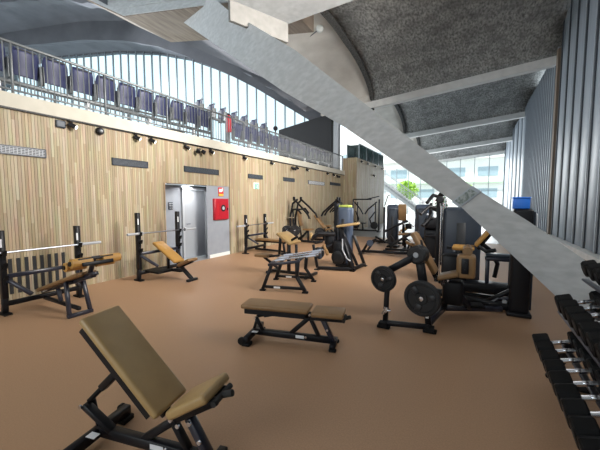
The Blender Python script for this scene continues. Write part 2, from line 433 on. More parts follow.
# raking concrete strut, in a plane of its own
SB = V((1.75, 4.3, 0)); SD = V((-10.6 - 1.75, 9.8 - 4.3, 0)).normalized(); SN = V((-SD.y, SD.x, 0))
if SN.y < 0: SN = -SN
def sp(s, z): return tuple(SB + SD * s + V((0, 0, z)))
b = MB()
low = [(.35, 0), (.93, .53), (2.09, 1.575), (4.41, 3.10), (6.55, 4.36), (10.86, 7.15), (14.58, 9.56)]
upp = [(15.2, 10.6), (12.0, 9.6), (9.56, 7.63), (6.05, 5.16), (3.71, 3.28), (1.96, 1.87), (1.23, 1.39), (.74, 1.03), (-.7, 0)]
t = bmesh.new(); n_ = len(low + upp); front = [t.verts.new(sp(*q)) for q in low + upp]
back = [t.verts.new(V(sp(*q)) + SN * .32 - V((0, 0, .16 if i >= len(low) else .0))) for i, q in enumerate(low + upp)]
t.faces.new(front); t.faces.new(back[::-1])
for i in range(n_): t.faces.new((front[i], back[i], back[(i + 1) % n_], front[(i + 1) % n_]))
bmesh.ops.recalc_face_normals(t, faces=t.faces); b._merge(t, M['conc'], False)
struct('concrete_strut', b, label='long raking concrete strut crossing the gym from the floor to the roof')

# ------------------------------------------------------------------ grandstand glazing and canopy
GB = V((-8.6, 22, 0)); GD = V((-.966, -.258, 0))
ARC = [(0, 6.45), (2, 7.75), (4.5, 9.35), (6.85, 10.66), (9.9, 12.1), (12, 12.95), (15, 13.7), (18.7, 14.15), (22.15, 14.25), (26.5, 14.4), (29.2, 13.8), (31.8, 12.0), (35, 8.5), (36.5, 3.3)]
def arcz(s):
    for (a, za), (c, zc) in zip(ARC[:-1], ARC[1:]):
        if a <= s <= c: return za + (zc - za) * (s - a) / (c - a)
    return ARC[-1][1]
def gp(s, z): return tuple(GB + GD * s + V((0, 0, z)))
w2 = bpy.data.objects.new('window_2', None); COL.objects.link(w2); w2['kind'] = 'structure'
b = MB(); b.prism([gp(s, z) for s, z in ARC] + [gp(0, 3.3)], (0, .02, 0)); b.build('glass_pane', M['glass_t'], w2)
mb = MB(); s = .35
while s < 36:
    p, q = V(gp(s, 3.3)), V(gp(s, arcz(s))); mb.bar(p, q, .07, .12, up=(0, 1, 0), bev=0); s += .75
mb.build('mullion', M['alu'], w2)
# canopy: stepped barrel rings with flutes
t = bmesh.new()
def arcpt(u, off):
    i = min(int(u), len(ARC) - 2); f = u - i
    s = ARC[i][0] * (1 - f) + ARC[i + 1][0] * f; z = ARC[i][1] * (1 - f) + ARC[i + 1][1] * f
    cx, cz = 17.0, 3.0
    dx, dz = s - cx, z - cz; L = math.hypot(dx, dz)
    return s + dx / L * off, z + dz / L * off
NU = 104
prof = [(0.4, -.12), (0, -.12), (-.02, 0), (-2.2, .15), (-2.2, -.25), (-2.7, -.25), (-2.75, 1.1), (-3.5, 1.2), (-6.2, 1.3), (-6.2, .4), (-6.8, .4), (-6.85, 1.5), (-9.5, 1.6), (-9.6, 2.4), (-13, 2.6), (-13.1, 1.6), (-16, 1.8), (-22, 2.4)]
rows = []
for (dy, off) in prof:
    r = []
    for k in range(NU + 1):
        u = (len(ARC) - 1) * k / NU
        o2 = off
        if -2.3 < dy < -.1 : o2 += .10 * ((k % 4) / 3.0)
        if -8.45 < dy < -5.65: o2 += .12 * ((k % 4) / 3.0)
        s_, z_ = arcpt(u, o2)
        if dy < -8.45: s_ = max(s_, 6.0); z_ = max(z_, 10.2)
        p = V(gp(s_, z_)) + V((0, dy, 0)); r.append(t.verts.new(p))
    rows.append(r)
for a, c in zip(rows[:-1], rows[1:]):
    for k in range(NU): t.faces.new((a[k], a[k + 1], c[k + 1], c[k]))
bm_ = MB(); bm_._merge(t, M['canopy'], False); struct('ceiling_canopy', bm_)

# ------------------------------------------------------------------ end window wall
w1 = bpy.data.objects.new('window_1', None); COL.objects.link(w1); w1['kind'] = 'structure'
YE = 43.6
b = MB(); b.prism([(-14, YE, 0), (3.05, YE, 0), (3.05, YE, ribz(3.05) - .58), (-14, YE, ribz(-14) - .58)], (0, .02, 0)); b.build('glass_pane', M['glass'], w1)
x = 3.02
while x > -14:
    b = MB(); b.bar((x, YE - .05, 0), (x, YE - .05, ribz(x) - .58), .07, .14, up=(0, 1, 0), bev=0); b.build('mullion', M['alu'], w1); x -= 1.5
b = MB(); b.bar((-14, YE - .05, 2.9), (3, YE - .05, 2.9), .1, .05, bev=0); b.build('transom', M['alu'], w1)
b = MB(); b.box((-17.5, YE, 3.6), (7, .3, 7.2)); struct('wall_end', b, M['conc_l'])
b = MB(); b.box((3.3, YE + .1, 3.7), (.62, .4, 7.6)); struct('trim_5', b, M['fin'])

# outside the end window
b = MB(); b.box((-10, 74, -.15), (120, 60, .2)); struct('ground', b, M['paving'])
bd = thing('building', 'pale office building with window bands beyond the end window', 'building', (-2, 62, 0))
b = MB(); b.box((0, 3, 8), (46, 6, 16)); b.build('wall', M['bwhite'], bd)
for zc in (3.0, 6.6, 10.2):
    for k in range(9):
        if (k * 7 + int(zc)) % 4 == 3: continue
        b = MB(); b.box((-20 + k * 4.8, -.03, zc), (2.9, .12, 1.5)); b.build('window', M['bglass'], bd)
b = MB(); b.box((0, -.35, 4.75), (46, .7, .22)); b.build('ledge', M['bgreen'], bd)
b = MB(); b.box((0, -.5, 8.9), (46, 1.0, .35)); b.build('balcony_slab', M['bwhite'], bd)
def tree(name, loc, h, r, leafm, label, cat, n=1400, trunk=True, flowers=None):
    o = thing(name, label, cat, loc)
    if trunk:
        b = MB(); b.cyl((0, 0, 0), (0, 0, h * .7), .09, None, 8, .05); b.build('trunk', M['bark'], o)
    t = bmesh.new(); rnd = random.Random(name + str(loc))
    t2 = bmesh.new()
    for k in range(n):
        a, c_ = rnd.uniform(0, 2 * math.pi), rnd.uniform(-1, 1); q = math.sqrt(1 - c_ * c_); rr = r * rnd.uniform(.5, 1) * (1 + .25 * math.sin(5 * a) * q)
        base = h - r if trunk else h * .5
        p = V((rr * q * math.cos(a), rr * q * math.sin(a), base + rr * c_ * (1 if trunk else h * .5 / r)))
        sz = rnd.uniform(.09, .17) * max(.6, r); u = V((rnd.uniform(-1, 1), rnd.uniform(-1, 1), rnd.uniform(-1, 1))).normalized(); w = u.orthogonal().normalized()
        tt = t2 if (flowers and k % 4 == 0) else t
        tt.faces.new([tt.verts.new(p + u * sz), tt.verts.new(p + w * sz * .6), tt.verts.new(p - u * sz), tt.verts.new(p - w * sz * .6)])
    b = MB(); b._merge(t, leafm, False); b.build('foliage', None, o)
    if flowers: b = MB(); b._merge(t2, flowers, False); b.build('blossom', None, o)
    else: t2.free()
    return o
tree('tree', (-1.5, 52, -.05), 4.4, 1.5, M['leaf'], 'lime green tree outside the end window right of the strut', 'tree')
tree('tree', (-9.2, 52, -.05), 4.8, 1.5, M['leaf'], 'wide lime green tree outside, seen left of the strut', 'tree', 1900)
tree('flowering_shrub', (1.6, 45.6, -.05), 2.0, .9, M['leafd'], 'magenta flowering shrub outside by the right end of the end window', 'shrub', 700, False, M['magenta'])
tree('flowering_shrub', (-3.6, 45.6, -.05), 2.6, .8, M['leafd'], 'crimson flowering shrub outside, seen beneath the strut', 'shrub', 700, False, M['pinkred'])
# concrete stair with steel rails before the end window
st = thing('staircase', 'pale concrete staircase with steel railings behind the machines', 'staircase', (0, 32, 0))
b = MB(); N = 20
for k in range(N):
    x0 = -8.0 + k * .24; z0 = 3.6 - k * .18
    b.box((x0, .7, z0 - .09), (.25, 1.4, .18))
b.prism([(-8.1, 0, 3.55), (-3.3, 0, -.05), (-3.9, 0, -.05), (-8.1, 0, 3.1)], (0, 1.4, 0)); b.build('flight', M['conc_l'], st)
b = MB(); b.box((-9.3, .7, 3.5), (2.6, 1.4, .25)); b.build('landing', M['conc_l'], st)
for yy in (0.02, 1.38):
    b = MB(); b.bar((-8.0, yy, 4.55), (-3.3, yy, 1.0), .06, .06); b.bar((-8.0, yy, 4.15), (-3.3, yy, .6), .03, .03); b.bar((-8.0, yy, 3.9), (-3.3, yy, .35), .03, .03)
    for k in range(6):
        x = -8 + k * .94; b.bar((x, yy, 3.6 - (x + 8) * .75), (x, yy, 4.55 - (x + 8) * .755), .04, .04)
    b.build('railing', M['sticker'], st)

# ================================================================== UPPER STAND THINGS
# black cabin, pillar, booth
b = MB(); b.prism([(-11.9, 19, 3.35), (-11.9, 19, 6.5), (-9.0, 19, 6.98), (-8.02, 19, 7.12), (-8.02, 19, 3.35)], (0, 1.6, 0))
tag(b.build('cabin', M['dark']), 'black cabin with sloping top at the end of the upper stand', 'cabin')
b = MB(); b.box((-7.72, 19.2, 5.3), (.32, .3, 3.9)); struct('column', b, M['frame_grey'])
bo = thing('glass_booth', 'dark green glazed booth on top of the wooden block', 'booth', (-6.3, 18.2, 4.12))
b = MB(); b.box((0, 2.9, .4), (.72, 5.6, .8)); b.build('glass_panel', M['glass_g'], bo)
b = MB()
for yy in (.05, 1.5, 2.95, 4.4, 5.72):
    b.box((.36, yy, .42), (.05, .05, .84)); b.box((-.36, yy, .42), (.05, .05, .84))
b.box((.36, 2.9, .84), (.05, 5.7, .05)); b.box((-.36, 2.9, .84), (.05, 5.7, .05)); b.build('frame', M['alu'], bo)
# railing along the edge of the stand
rl = thing('railing', 'grey steel railing with thin upright bars along the stand edge', 'railing', (XL - .06, 0, 3.375))
b = MB(); b.bar((0, -1, .83), (0, 17.5, .83), .045, .04); b.build('top_rail', M['rail'], rl)
b = MB(); b.bar((0, -1, .08), (0, 17.5, .08), .03, .03); b.build('bottom_rail', M['rail'], rl)
b = MB(); y = -1
while y < 17.5: b.cyl((0, y, .08), (0, y, .82), .010, None, 5); y += .1
b.build('baluster_panel', M['rail'], rl)
y = -.5
while y < 17.6:
    b = MB(); b.bar((0, y, 0), (0, y, .83), .05, .03, up=(0, 1, 0)); b.build('post', M['rail'], rl); y += 1.5
# seats
def make_seat():
    root = thing('stadium_seat', '', 'seat')
    t = bmesh.new(); NX, NZ = 8, 6; fr = []; bk = []
    for i in range(NZ + 1):
        z = .02 + .46 * i / NZ; w = .205 + .015 * math.sin(math.pi * i / NZ) - (.02 if i == NZ else 0); r0 = []; r1 = []
        for j in range(NX + 1):
            v = -1 + 2 * j / NX; xx = .05 * v * v - .06 * (i / NZ) ; xx = -xx
            r0.append(t.verts.new((xx, v * w, z))); r1.append(t.verts.new((xx - .025, v * w, z)))
        fr.append(r0); bk.append(r1)
    for i in range(NZ):
        for j in range(NX):
            t.faces.new((fr[i][j], fr[i][j + 1], fr[i + 1][j + 1], fr[i + 1][j])); t.faces.new((bk[i][j], bk[i + 1][j], bk[i + 1][j + 1], bk[i][j + 1]))
    for i in range(NZ):
        t.faces.new((fr[i][0], fr[i + 1][0], bk[i + 1][0], bk[i][0])); t.faces.new((fr[i][NX], bk[i][NX], bk[i + 1][NX], fr[i + 1][NX]))
    for j in range(NX): t.faces.new((fr[NZ][j], fr[NZ][j + 1], bk[NZ][j + 1], bk[NZ][j]))
    bmesh.ops.recalc_face_normals(t, faces=t.faces)
    b = MB(); b._merge(t, M['navy'], True)
    bk_ = b.build('backrest', None, root)
    b = MB()
    b.box((.065, 0, .452), (.012, .30, .022))
    b.build('slot', M['ventdark'], bk_)
    b = MB(); b.box((-.07, 0, .2), (.04, .38, .36), None, Matrix.Rotation(-.12, 3, 'Y'), .015); b.build('seat', M['navy'], root)
    for sy in (-1, 1):
        b = MB(); b.box((-.02, sy * .225, .1), (.16, .018, .34), None, None, .006); b.build('side_bracket', M['rail'], root)
    return root
seat = make_seat(); remember(seat)
first = [True]
def place_seat(loc, rz, label, group):
    o = seat if first[0] else copy_tree(seat); first[0] = False
    o.location = loc; o.rotation_euler = (0, 0, rz); o['label'] = label; o['category'] = 'seat'; o['group'] = group
for k in range(12):
    y = 1.93 + .487 * k
    place_seat((-7.2, y, 3.87), 0, 'navy folding seat behind the railing, %s from the left in the near row' % ORD[k], 'near row of stand seats')
for k in range(17):
    y = 8.85 + .487 * k
    place_seat((-7.2, y, 3.82), 0, 'navy folding seat behind the railing, %s past the red extinguisher' % ORD[k], 'far row of stand seats')
for k, y in enumerate((8.5, 9.1, 9.7, 10.35, 11.0, 11.7, 12.45)):
    place_seat((-8.6, y, 4.75), math.radians(70), 'folding seat seen edge-on in the raised back row, %s from the left' % ORD[k], 'raised back row of seats')
def seat_rail(y0, y1, label):
    o = thing('seat_rail', label, 'seat rail', (-7.2, 0, 3.35))
    b = MB(); b.bar((.0, y0, .38), (.0, y1, .38), .12, .06); b.build('beam', M['rail'], o)
    y = y0 + .9
    while y < y1:
        b = MB(); b.bar((0, y, 0), (0, y, .36), .09, .06, up=(0, 1, 0)); b.bar((-.12, y, .012), (.12, y, .012), .12, .024); b.build('leg', M['sticker'], o); y += 1.45
seat_rail(1.6, 7.55, 'grey beam on white legs carrying the near row of seats')
seat_rail(8.6, 16.95, 'grey beam on white legs carrying the far row of seats')
o = thing('seat_rail', 'grey raised beam carrying the back row of seats', 'seat rail', (-8.62, 0, 3.35))
b = MB(); b.bar((0, 8.1, 1.36), (0, 12.9, 1.36), .12, .07); b.build('beam', M['rail'], o)
for y in (8.4, 9.9, 11.4, 12.7):
    b = MB(); b.bar((0, y, 0), (0, y, 1.33), .07, .06, up=(0, 1, 0)); b.build('leg', M['rail'], o)
hr = thing('handrail', 'low grey double handrail on the stand behind the near seats', 'handrail', (-8.6, 0, 3.35))
for z in (.35, .7):
    b = MB(); b.bar((0, 2, z), (0, 7.8, z + .25), .05, .05); b.build('rail', M['rail'], hr)
for y in (2.2, 4.0, 5.8, 7.6):
    b = MB(); b.bar((0, y, 0), (0, y, .7 + (y - 2) / 5.8 * .25), .05, .05, up=(0, 1, 0)); b.build('post', M['rail'], hr)
ex = thing('fire_extinguisher', 'red fire extinguisher standing in the gap between the seat rows', 'fire extinguisher', (-7.15, 8.33, 3.35))
b = MB(); b.lathe((0, 0, 0), (0, 0, 1), [(.55, .06), (.57, .085), (1.0, .085), (1.06, .06), (1.1, .03)]); b.build('cylinder', M['red'], ex)
b = MB(); b.box((0, 0, 1.13), (.05, .1, .05)); b.tube([(0, .03, 1.12), (.09, .05, 1.05), (.1, .04, .75)], .012); b.build('valve_and_hose', M['rubberblack'], ex)
b = MB(); b.bar((0, 0, 0), (0, 0, .55), .05, .05); b.box((0, 0, .01), (.25, .25, .02)); b.build('stand', M['rail'], ex)
lb = thing('ball_lamp', 'white ball lamp on a thin arm under the beige vault', 'lamp', (-6.0, 13.2, 8.97))
b = MB(); b.ball((0, -.3, 0), .16); b.build('globe', M['signwhite'], lb)
b = MB(); b.cyl((0, -.28, 0), (-1.3, .5, .05), .022); b.cyl((-1.3, .5, .05), (-1.3, .5, .35), .022); b.build('arm', M['rail'], lb)
pb = thing('stand_lamp_post', 'small dark round-headed lamp beside the black cabin', 'lamp', (-8.9, 13.9, 3.35))
b = MB(); b.cyl((0, 0, 0), (0, 0, 1.9), .025); b.build('post', M['black'], pb); b = MB(); b.ball((0, 0, 1.95), .12); b.build('head', M['black'], pb)

# ================================================================== LEFT WALL THINGS
def vent(y0, y1, zc, h, label, mm=M['ventgrey'], grid=False):
    o = thing('wall_vent', label, 'vent', (XL, (y0 + y1) / 2, zc), 0, 'vents in the slat wall')
    w = y1 - y0
    b = MB(); b.box((.006, 0, 0), (.012, w, h)); b.build('backing', M['ventdark'], o)
    b = MB(); n = 5
    for k in range(n): b.box((.018, 0, -h / 2 + h * (k + .5) / n), (.012, w, h / n * .5))
    if grid:
        for k in range(int(w / .05)): b.box((.02, -w / 2 + .05 * (k + .5), 0), (.012, .012, h))
    b.build('grille', mm, o)
    b = MB()
    for s in (-1, 1): b.box((.015, s * (w / 2), 0), (.03, .018, h + .02)); b.box((.015, 0, s * h / 2), (.03, w, .018))
    b.build('frame', M['shroud_d'], o)
vent(1.3, 2.87, 2.47, .13, 'long gridded vent high on the slat wall at the photo\'s left edge', M['frame_grey'], True)
vent(4.05, 4.86, 2.47, .13, 'slotted vent high on the wall left of the recess')
vent(5.93, 7.18, 2.48, .13, 'long slotted vent on the wall right above the recess')
vent(8.61, 9.41, 2.48, .12, 'slotted vent above the green exit sign')
vent(10.84, 11.72, 2.51, .13, 'short vent above the left lever-arm machine by the wall')
vent(13.0, 14.78, 2.50, .15, 'pale long vent far along the slat wall', M['sticker'])
vent(15.54, 16.97, 2.56, .13, 'farthest dark vent by the end of the slat wall')
# tall black openings low on the wall behind the decline bench
o = thing('low_wall_grille', 'row of tall black slots low on the slat wall behind the decline bench', 'vent', (XL, 2.62, .42))
for k in range(9):
    b = MB(); b.box((.004, -.44 + k * .11, 0), (.012, .05, .58)); b.build('slot', M['ventdark'], o)
# spotlights
def make_spot():
    o = thing('track_spotlight', '', 'spotlight')
    b = MB(); b.cyl((0, 0, 0), (0, 0, -.06), .012); b.box((0, 0, -.005), (.04, .1, .02)); b.build('stem', M['black'], o)
    b = MB(); b.lathe((-.03, -.04, -.06), (.7, .55, -.45), [(0, .03), (.01, .042), (.13, .045), (.135, .04)], None, 14); h = b.build('lamp_head', M['black'], o)
    dd = V((.7, .55, -.45)).normalized(); p = V((-.03, -.04, -.06)) + dd * .136
    b = MB(); b.cyl(p, p + dd * .004, .036, None, 14); b.build('lens', M['bulb'], h)
    return o
spot = make_spot(); remember(spot)
for k, y in enumerate((3.3, 4.59, 4.97, 5.97, 6.87, 8.36, 9.95, 11.87, 12.8, 15.06, 15.86)):
    o = spot if k == 0 else copy_tree(spot)
    o.location = (XL + .06, y, 3.12); o['category'] = 'spotlight'; o['group'] = 'spotlights on the wall track'
    o['label'] = 'black track spotlight under the cream edge, %s from the left' % ORD[k]
    if k in (3, 7): o.rotation_euler = (0, 0, .6)
for k, (y, z, lab) in enumerate(((18.3, 4.02, 'first'), (19.6, 4.02, 'second'), (21.3, 4.02, 'third'), (23.1, 4.02, 'fourth'))):
    o = copy_tree(spot); o.location = (-5.80, y, z); o['category'] = 'spotlight'; o['group'] = 'spotlights on the wooden block'
    o['label'] = 'black spotlight along the top of the wooden block, %s from the left' % lab
o = copy_tree(spot); o.location = (-5.80, 21.0, 3.4); o['category'] = 'spotlight'; o['label'] = 'lone black spotlight in the middle of the wooden block\'s face'
for k, (y, lab) in enumerate(((6.4, 'black twin-head wall projector above the recess, nearest of the three'), (11.5, 'black twin-head wall projector high on the wall, middle one of three'), (16.4, 'black twin-head wall projector at the far end of the slat wall'))):
    o = thing('wall_projector', lab, 'projector', (XL, y, 3.0), 0, 'projectors under the track')
    b = MB(); b.box((.05, 0, .03), (.1, .05, .05)); b.build('bracket', M['black'], o)
    for s in (-1, 1):
        b = MB(); b.lathe((.1, s * .06, 0), (.6, s * .6, -.5), [(0, .04), (.02, .055), (.1, .06), (.11, .045)], None, 14); b.build('head', M['black'], o)
o = thing('round_wall_speaker', 'round black wall lamp high on the wall left of centre', 'speaker', (XL, 3.81, 3.03))
b = MB(); b.lathe((0, 0, 0), (1, 0, 0), [(0, .06), (.02, .075), (.07, .07), (.09, .05)], None, 20); b.build('body', M['black'], o)
b = MB(); b.ball((.09, 0, 0), .028); b.build('lens', M['frame_grey'], o)
o = thing('wall_box', 'small square dark box high on the wall by the first spotlight', 'box', (XL, 3.13, 3.03))
b = MB(); b.box((.02, 0, 0), (.04, .15, .13), None, None, .006); b.build('housing', M['shroud_d'], o)
b = MB(); b.box((.042, 0, 0), (.006, .11, .09)); b.build('cover', M['ventgrey'], o)
# exit sign, with a running figure and an arrow
o = thing('exit_sign', 'small green and white exit sign on the slat wall', 'sign', (XL, 9.05, 2.17))
b = MB(); b.box((.01, 0, 0), (.02, .30, .22)); b.build('panel', M['signwhite'], o)
b = MB(); b.box((.022, -.02, -.02), (.006, .13, .15)); b.box((.022, .09, .05), (.006, .07, .02)); b.box((.022, .11, -.01), (.006, .025, .14)); b.box((.022, 0, .09), (.006, .24, .014)); b.box((.022, 0, -.1), (.006, .26, .014)); b.build('pictogram', M['signgreen'], o)
b = MB(); b.box((.027, -.03, -.02), (.004, .03, .07)); b.ball((.026, -.03, .03), .014); b.bar((.027, -.03, -.05), (.027, -.06, -.09), .004, .014, bev=0); b.bar((.027, -.03, -.05), (.027, .0, -.08), .004, .014, bev=0); b.build('figure', M['signwhite'], o)
# fire hose cabinet and its sign on the right side of the recess
FX = XL - .02
o = thing('fire_hose_cabinet', 'red fire hose cabinet with a round window on the white recess wall', 'fire hose cabinet', (FX, 7.26, 1.41))
b = MB(); b.box((.03, 0, 0), (.1, .60, .62), None, None, .008, 1); b.build('body', M['red'], o)
b = MB(); b.box((.085, 0, 0), (.012, .54, .56)); b.box((.093, -.12, 0), (.006, .012, .4)); b.box((.093, .2, 0), (.006, .012, .4)); dd = b.build('door', M['red'], o)
b = MB(); b.lathe((.09, .04, .03), (1, 0, 0), [(0, .10), (.012, .10), (.013, .03)], None, 22); b.build('hose_reel', M['ventdark'], dd)
b = MB(); b.lathe((.10, .04, .03), (1, 0, 0), [(0, .055), (.008, .05)], None, 18); b.build('reel_hub', M['frame_grey'], dd)
b = MB(); b.box((.10, .22, 0), (.02, .03, .08)); b.build('latch', M['black'], dd)
for k in range(3):
    b = MB(); b.box((.093, -.19 + k * .035, .0), (.005, .012, .34)); b.build('stripe', M['signred'], dd)
o = thing('fire_hose_sign', 'small red and yellow fire sign above the hose cabinet', 'sign', (FX, 7.3, 1.92))
b = MB(); b.box((.01, 0, 0), (.015, .21, .26)); b.build('panel', M['signred'], o)
b = MB(); b.box((.02, -.02, .04), (.006, .12, .09)); b.box((.02, .06, .07), (.006, .03, .1)); b.build('pictogram', M['signwhite'], o)
b = MB(); b.box((.02, 0, -.09), (.006, .19, .06)); b.build('yellow_band', M['yellow'], o)
o = thing('door_panel', 'small dark wall panel left of the grey door', 'panel', (RX, 5.92, 1.52))
b = MB(); b.box((.015, 0, 0), (.03, .14, .2), None, None, .005, 1); b.build('plate', M['shroud_d'], o)
b = MB()
for k in range(3): b.box((.033, -.03, -.06 + k * .06), (.006, .03, .03)); b.box((.033, .03, -.06 + k * .06), (.006, .03, .03))
b.build('button', M['frame_grey'], o)
for y, lab in ((5.6, 'small white ceiling spot at the recess\'s left corner'), (6.45, 'white round ceiling light over the grey door')):
    o = thing('ceiling_light', lab, 'light', (XL - .35, y, RT + .02))
    b = MB(); b.cyl((0, 0, -.02), (0, 0, 0), .10 if y > 6 else .05, None, 20); b.build('rim', M['signwhite'], o)
    b = MB(); b.cyl((0, 0, -.026), (0, 0, -.02), .085 if y > 6 else .04, None, 20); b.build('diffuser', M['diff'], o)
o = thing('floor_plan_plaque', 'framed grey-green plaque fixed to the concrete strut', 'plaque')
pl = [sp(2.21, 1.635), sp(2.09, 1.555), sp(1.80, 1.78), sp(1.93, 1.86)]
ins = lambda f: [tuple(V(p) * (1 - f) + sum((V(q) for q in pl), V()) / 4 * f) for p in pl]
b = MB(); b.prism(pl, tuple(-SN * .02)); b.build('frame', M['fin_l'], o)
b = MB(); b.prism([tuple(V(p) - SN * .02) for p in ins(.24)], tuple(-SN * .006)); b.build('panel', M['plaqueart'], o)

# ================================================================== GYM EQUIPMENT
K = 'black'
def bolt(b, p, ax=(0, -1, 0), r=.014):
    p = V(p); b.cyl(p, p + V(ax) * .012, r, None, 10)
def adjustable_bench(label, loc, rz, recline, zh, L, seat_end, pad=M['tan'], rear=-.66):
    o = thing('adjustable_bench', label, 'bench', loc, rz)
    ca, sa = math.cos(recline), math.sin(recline); Y1 = (0, 1, 0)
    top = V((-L * ca, 0, zh + L * sa)); nrm = V((sa, 0, ca)); bd = V((-ca, 0, sa))
    hip = V((0, 0, zh))
    b = MB(); b.pad(top, hip, .29, .055, Y1, None, .022, 4); b.build('backrest', pad, o)
    b = MB(); s0 = V((.03, 0, seat_end[2])); s1 = V((seat_end[0], 0, seat_end[1])); b.pad(s0, s1, .28, .06, Y1, None, .022, 4); b.build('seat', pad, o)
    u = lambda d, h: tuple(hip + bd * d - nrm * h)
    b = MB()
    b.bar(u(-.02, .10), u(L - .08, .10), .055, .06); b.box(u(L * .5, .082), (L * .9, .24, .064), None, Matrix.Rotation(recline, 3, 'Y')); b.build('back_frame', M[K], o)
    b = MB(); sd = (s1 - s0).normalized(); sn = V((-sd.z, 0, sd.x))
    for yy in (-.06, .06): b.bar(tuple(s0 - sn * .09 + V((-.02, yy, 0))), tuple(s1 - sn * .085 + V((.0, yy, 0))), .03, .05)
    sf = b.build('seat_frame', M[K], o)
    b = MB(); e = s1 - sn * .085; b.cyl(e + V((0, -.10, 0)), e + V((.0, .10, 0)), .018); b.cyl(e + V((0, 0, 0)), e + V((.07, 0, .025)), .02); b.build('handle', M['grip'], sf)
    # base
    b = MB(); b.bar((rear, 0, .085), (.26, 0, .075), .06, .07); b.build('spine', M[K], o)
    b = MB(); b.bar((rear, -.25, .075), (rear, .25, .075), .06, .07)
    rf = b.build('rear_foot', M[K], o)
    for s in (-1, 1):
        b = MB(); b.box((rear, s * .21, .02), (.10, .10, .04), None, None, .01); b.build('rubber_foot', M['rubberblack'], rf)
        b = MB(); b.lathe((rear - .05, s * .245 - .015, .055), (0, 1, 0), [(0, .03), (.005, .045), (.03, .045), (.035, .03)], None, 18); b.build('wheel', M['rubberblack'], rf)
    b = MB(); b.box((rear + .05, -.09, .115), (.07, .05, .002)); b.build('sticker', M['sticker'], rf)
    b = MB(); b.bar((.27, 0, .05), (.11, 0, zh - .07), .06, .05); b.build('front_leg', M['blackblue'], o)
    b = MB(); b.bar((.27, -.13, .045), (.27, .13, .045), .06, .05); ff = b.build('front_foot', M[K], o)
    for s in (-1, 1):
        b = MB(); b.box((.275, s * .12, .015), (.08, .06, .03), None, None, .008); b.build('rubber_foot', M['rubberblack'], ff)
    b = MB(); b.bar((-.24, 0, .1), (.02, 0, zh - .1), .05, .05); b.bar((-.10 + .2, 0, .1), (-.02, 0, zh - .1), .05, .04); b.build('brace', M[K], o)
    # adjusting ladder arm
    a0 = V(u(L * .52, .12)); a1 = V((rear + (.04 if recline < .1 else -.08), 0, max(.27, zh * .55)))
    b = MB(); b.bar(a0, a0.lerp(a1, .62), .05, .05); b.build('ladder_sleeve', M[K], o)
    b = MB(); b.bar(a0.lerp(a1, .55), a1, .03, .03); b.build('ladder_rod', M['rubberblack'], o)
    b = MB(); b.bar(a1 + V((0, -.03, 0)), (rear + .12, 0, .1), .06, .04); b.bar(a1 + V((0, .03, 0)), (rear, 0, .11), .03, .03); b.build('ladder_bracket', M[K], o)
    for p in (hip + V((.0, -.035, -.09)), hip + V((.09, -.085, -.075)), hip + V((.17, -.085, -.045)), a0 + V((0, -.03, 0)), a1 + V((0, -.06, 0)), V((-.05, -.03, .09)), V((.2, -.035, .2))):
        b = MB(); bolt(b, p); b.build('bolt', M['chrome'], o)
    b = MB(); b.box((-.12, -.032, .085), (.10, .002, .035)); b.build('name_plate', M['sticker'], o)
    return o
adjustable_bench('tan adjustable bench with raised backrest, nearest at the photo\'s bottom left', (-1.603, 1.313, 0), .206, .7697, .3922, .772, (.295, .575, .415), rear=-.62)
adjustable_bench('tan flat bench lying level in the middle of the open floor', (-1.596, 3.215, 0), .234, 0, .447, .81, (.39, .425, .425), pad=M['brownpad'], rear=-.70)

# ---- olympic racks with benches (local: uprights on the y axis, bench runs along +x)
def barbell(label, loc, half, rz=math.pi / 2):
    o = thing('barbell', label, 'barbell', loc, rz)
    b = MB(); b.cyl((-half * .62, 0, 0), (half * .62, 0, 0), .014, None, 12); b.build('shaft', M['satin'], o)
    for s in (-1, 1):
        b = MB(); b.cyl((s * half * .62, 0, 0), (s * half, 0, 0), .025, None, 14); b.cyl((s * half * .62, 0, 0), (s * (half * .62 + .03), 0, 0), .037, None, 14); b.build('sleeve', M['frame_grey'], o)
    return o
def rack_frame(o, y0, y1, top, hooks):
    for yy in (y0, y1):
        b = MB(); b.bar((0, yy, .0), (.03, yy, .25), .07, .07); b.bar((.03, yy, .24), (.03, yy, top), .07, .09, up=(1, 0, 0))
        u = b.build('upright', M[K], o)
        for h in hooks:
            b = MB()
            b.box((.09, yy, h), (.07, .05, .025)); b.box((.125, yy, h + .03), (.02, .05, .07), None, Matrix.Rotation(.35, 3, 'Y')); b.box((.075, yy, h - .04), (.03, .045, .07))
            b.build('bar_hook', M['rubberblack'], u)
        b = MB(); b.box((.076, yy - .02, top - .18), (.004, .025, .12)); b.build('sticker', M['sticker'], u)
        b = MB(); b.box((.01, yy, .015), (.22, .1, .03), None, None, .008); b.build('foot', M['rubberblack'], u)
        b = MB(); b.bar((.03, yy, .55), (.36, (yy * .6 + (y0 + y1) * .2), .3), .05, .05); b.build('brace', M['blackblue'], o)
    b = MB(); b.bar((.03, y0, .56), (.03, y1, .56), .05, .06); b.build('crossbar', M['blackblue'], o)
    b = MB(); b.bar((.03, y0, .16), (.03, y1, .16), .05, .07); b.build('lower_crossbar', M[K], o)

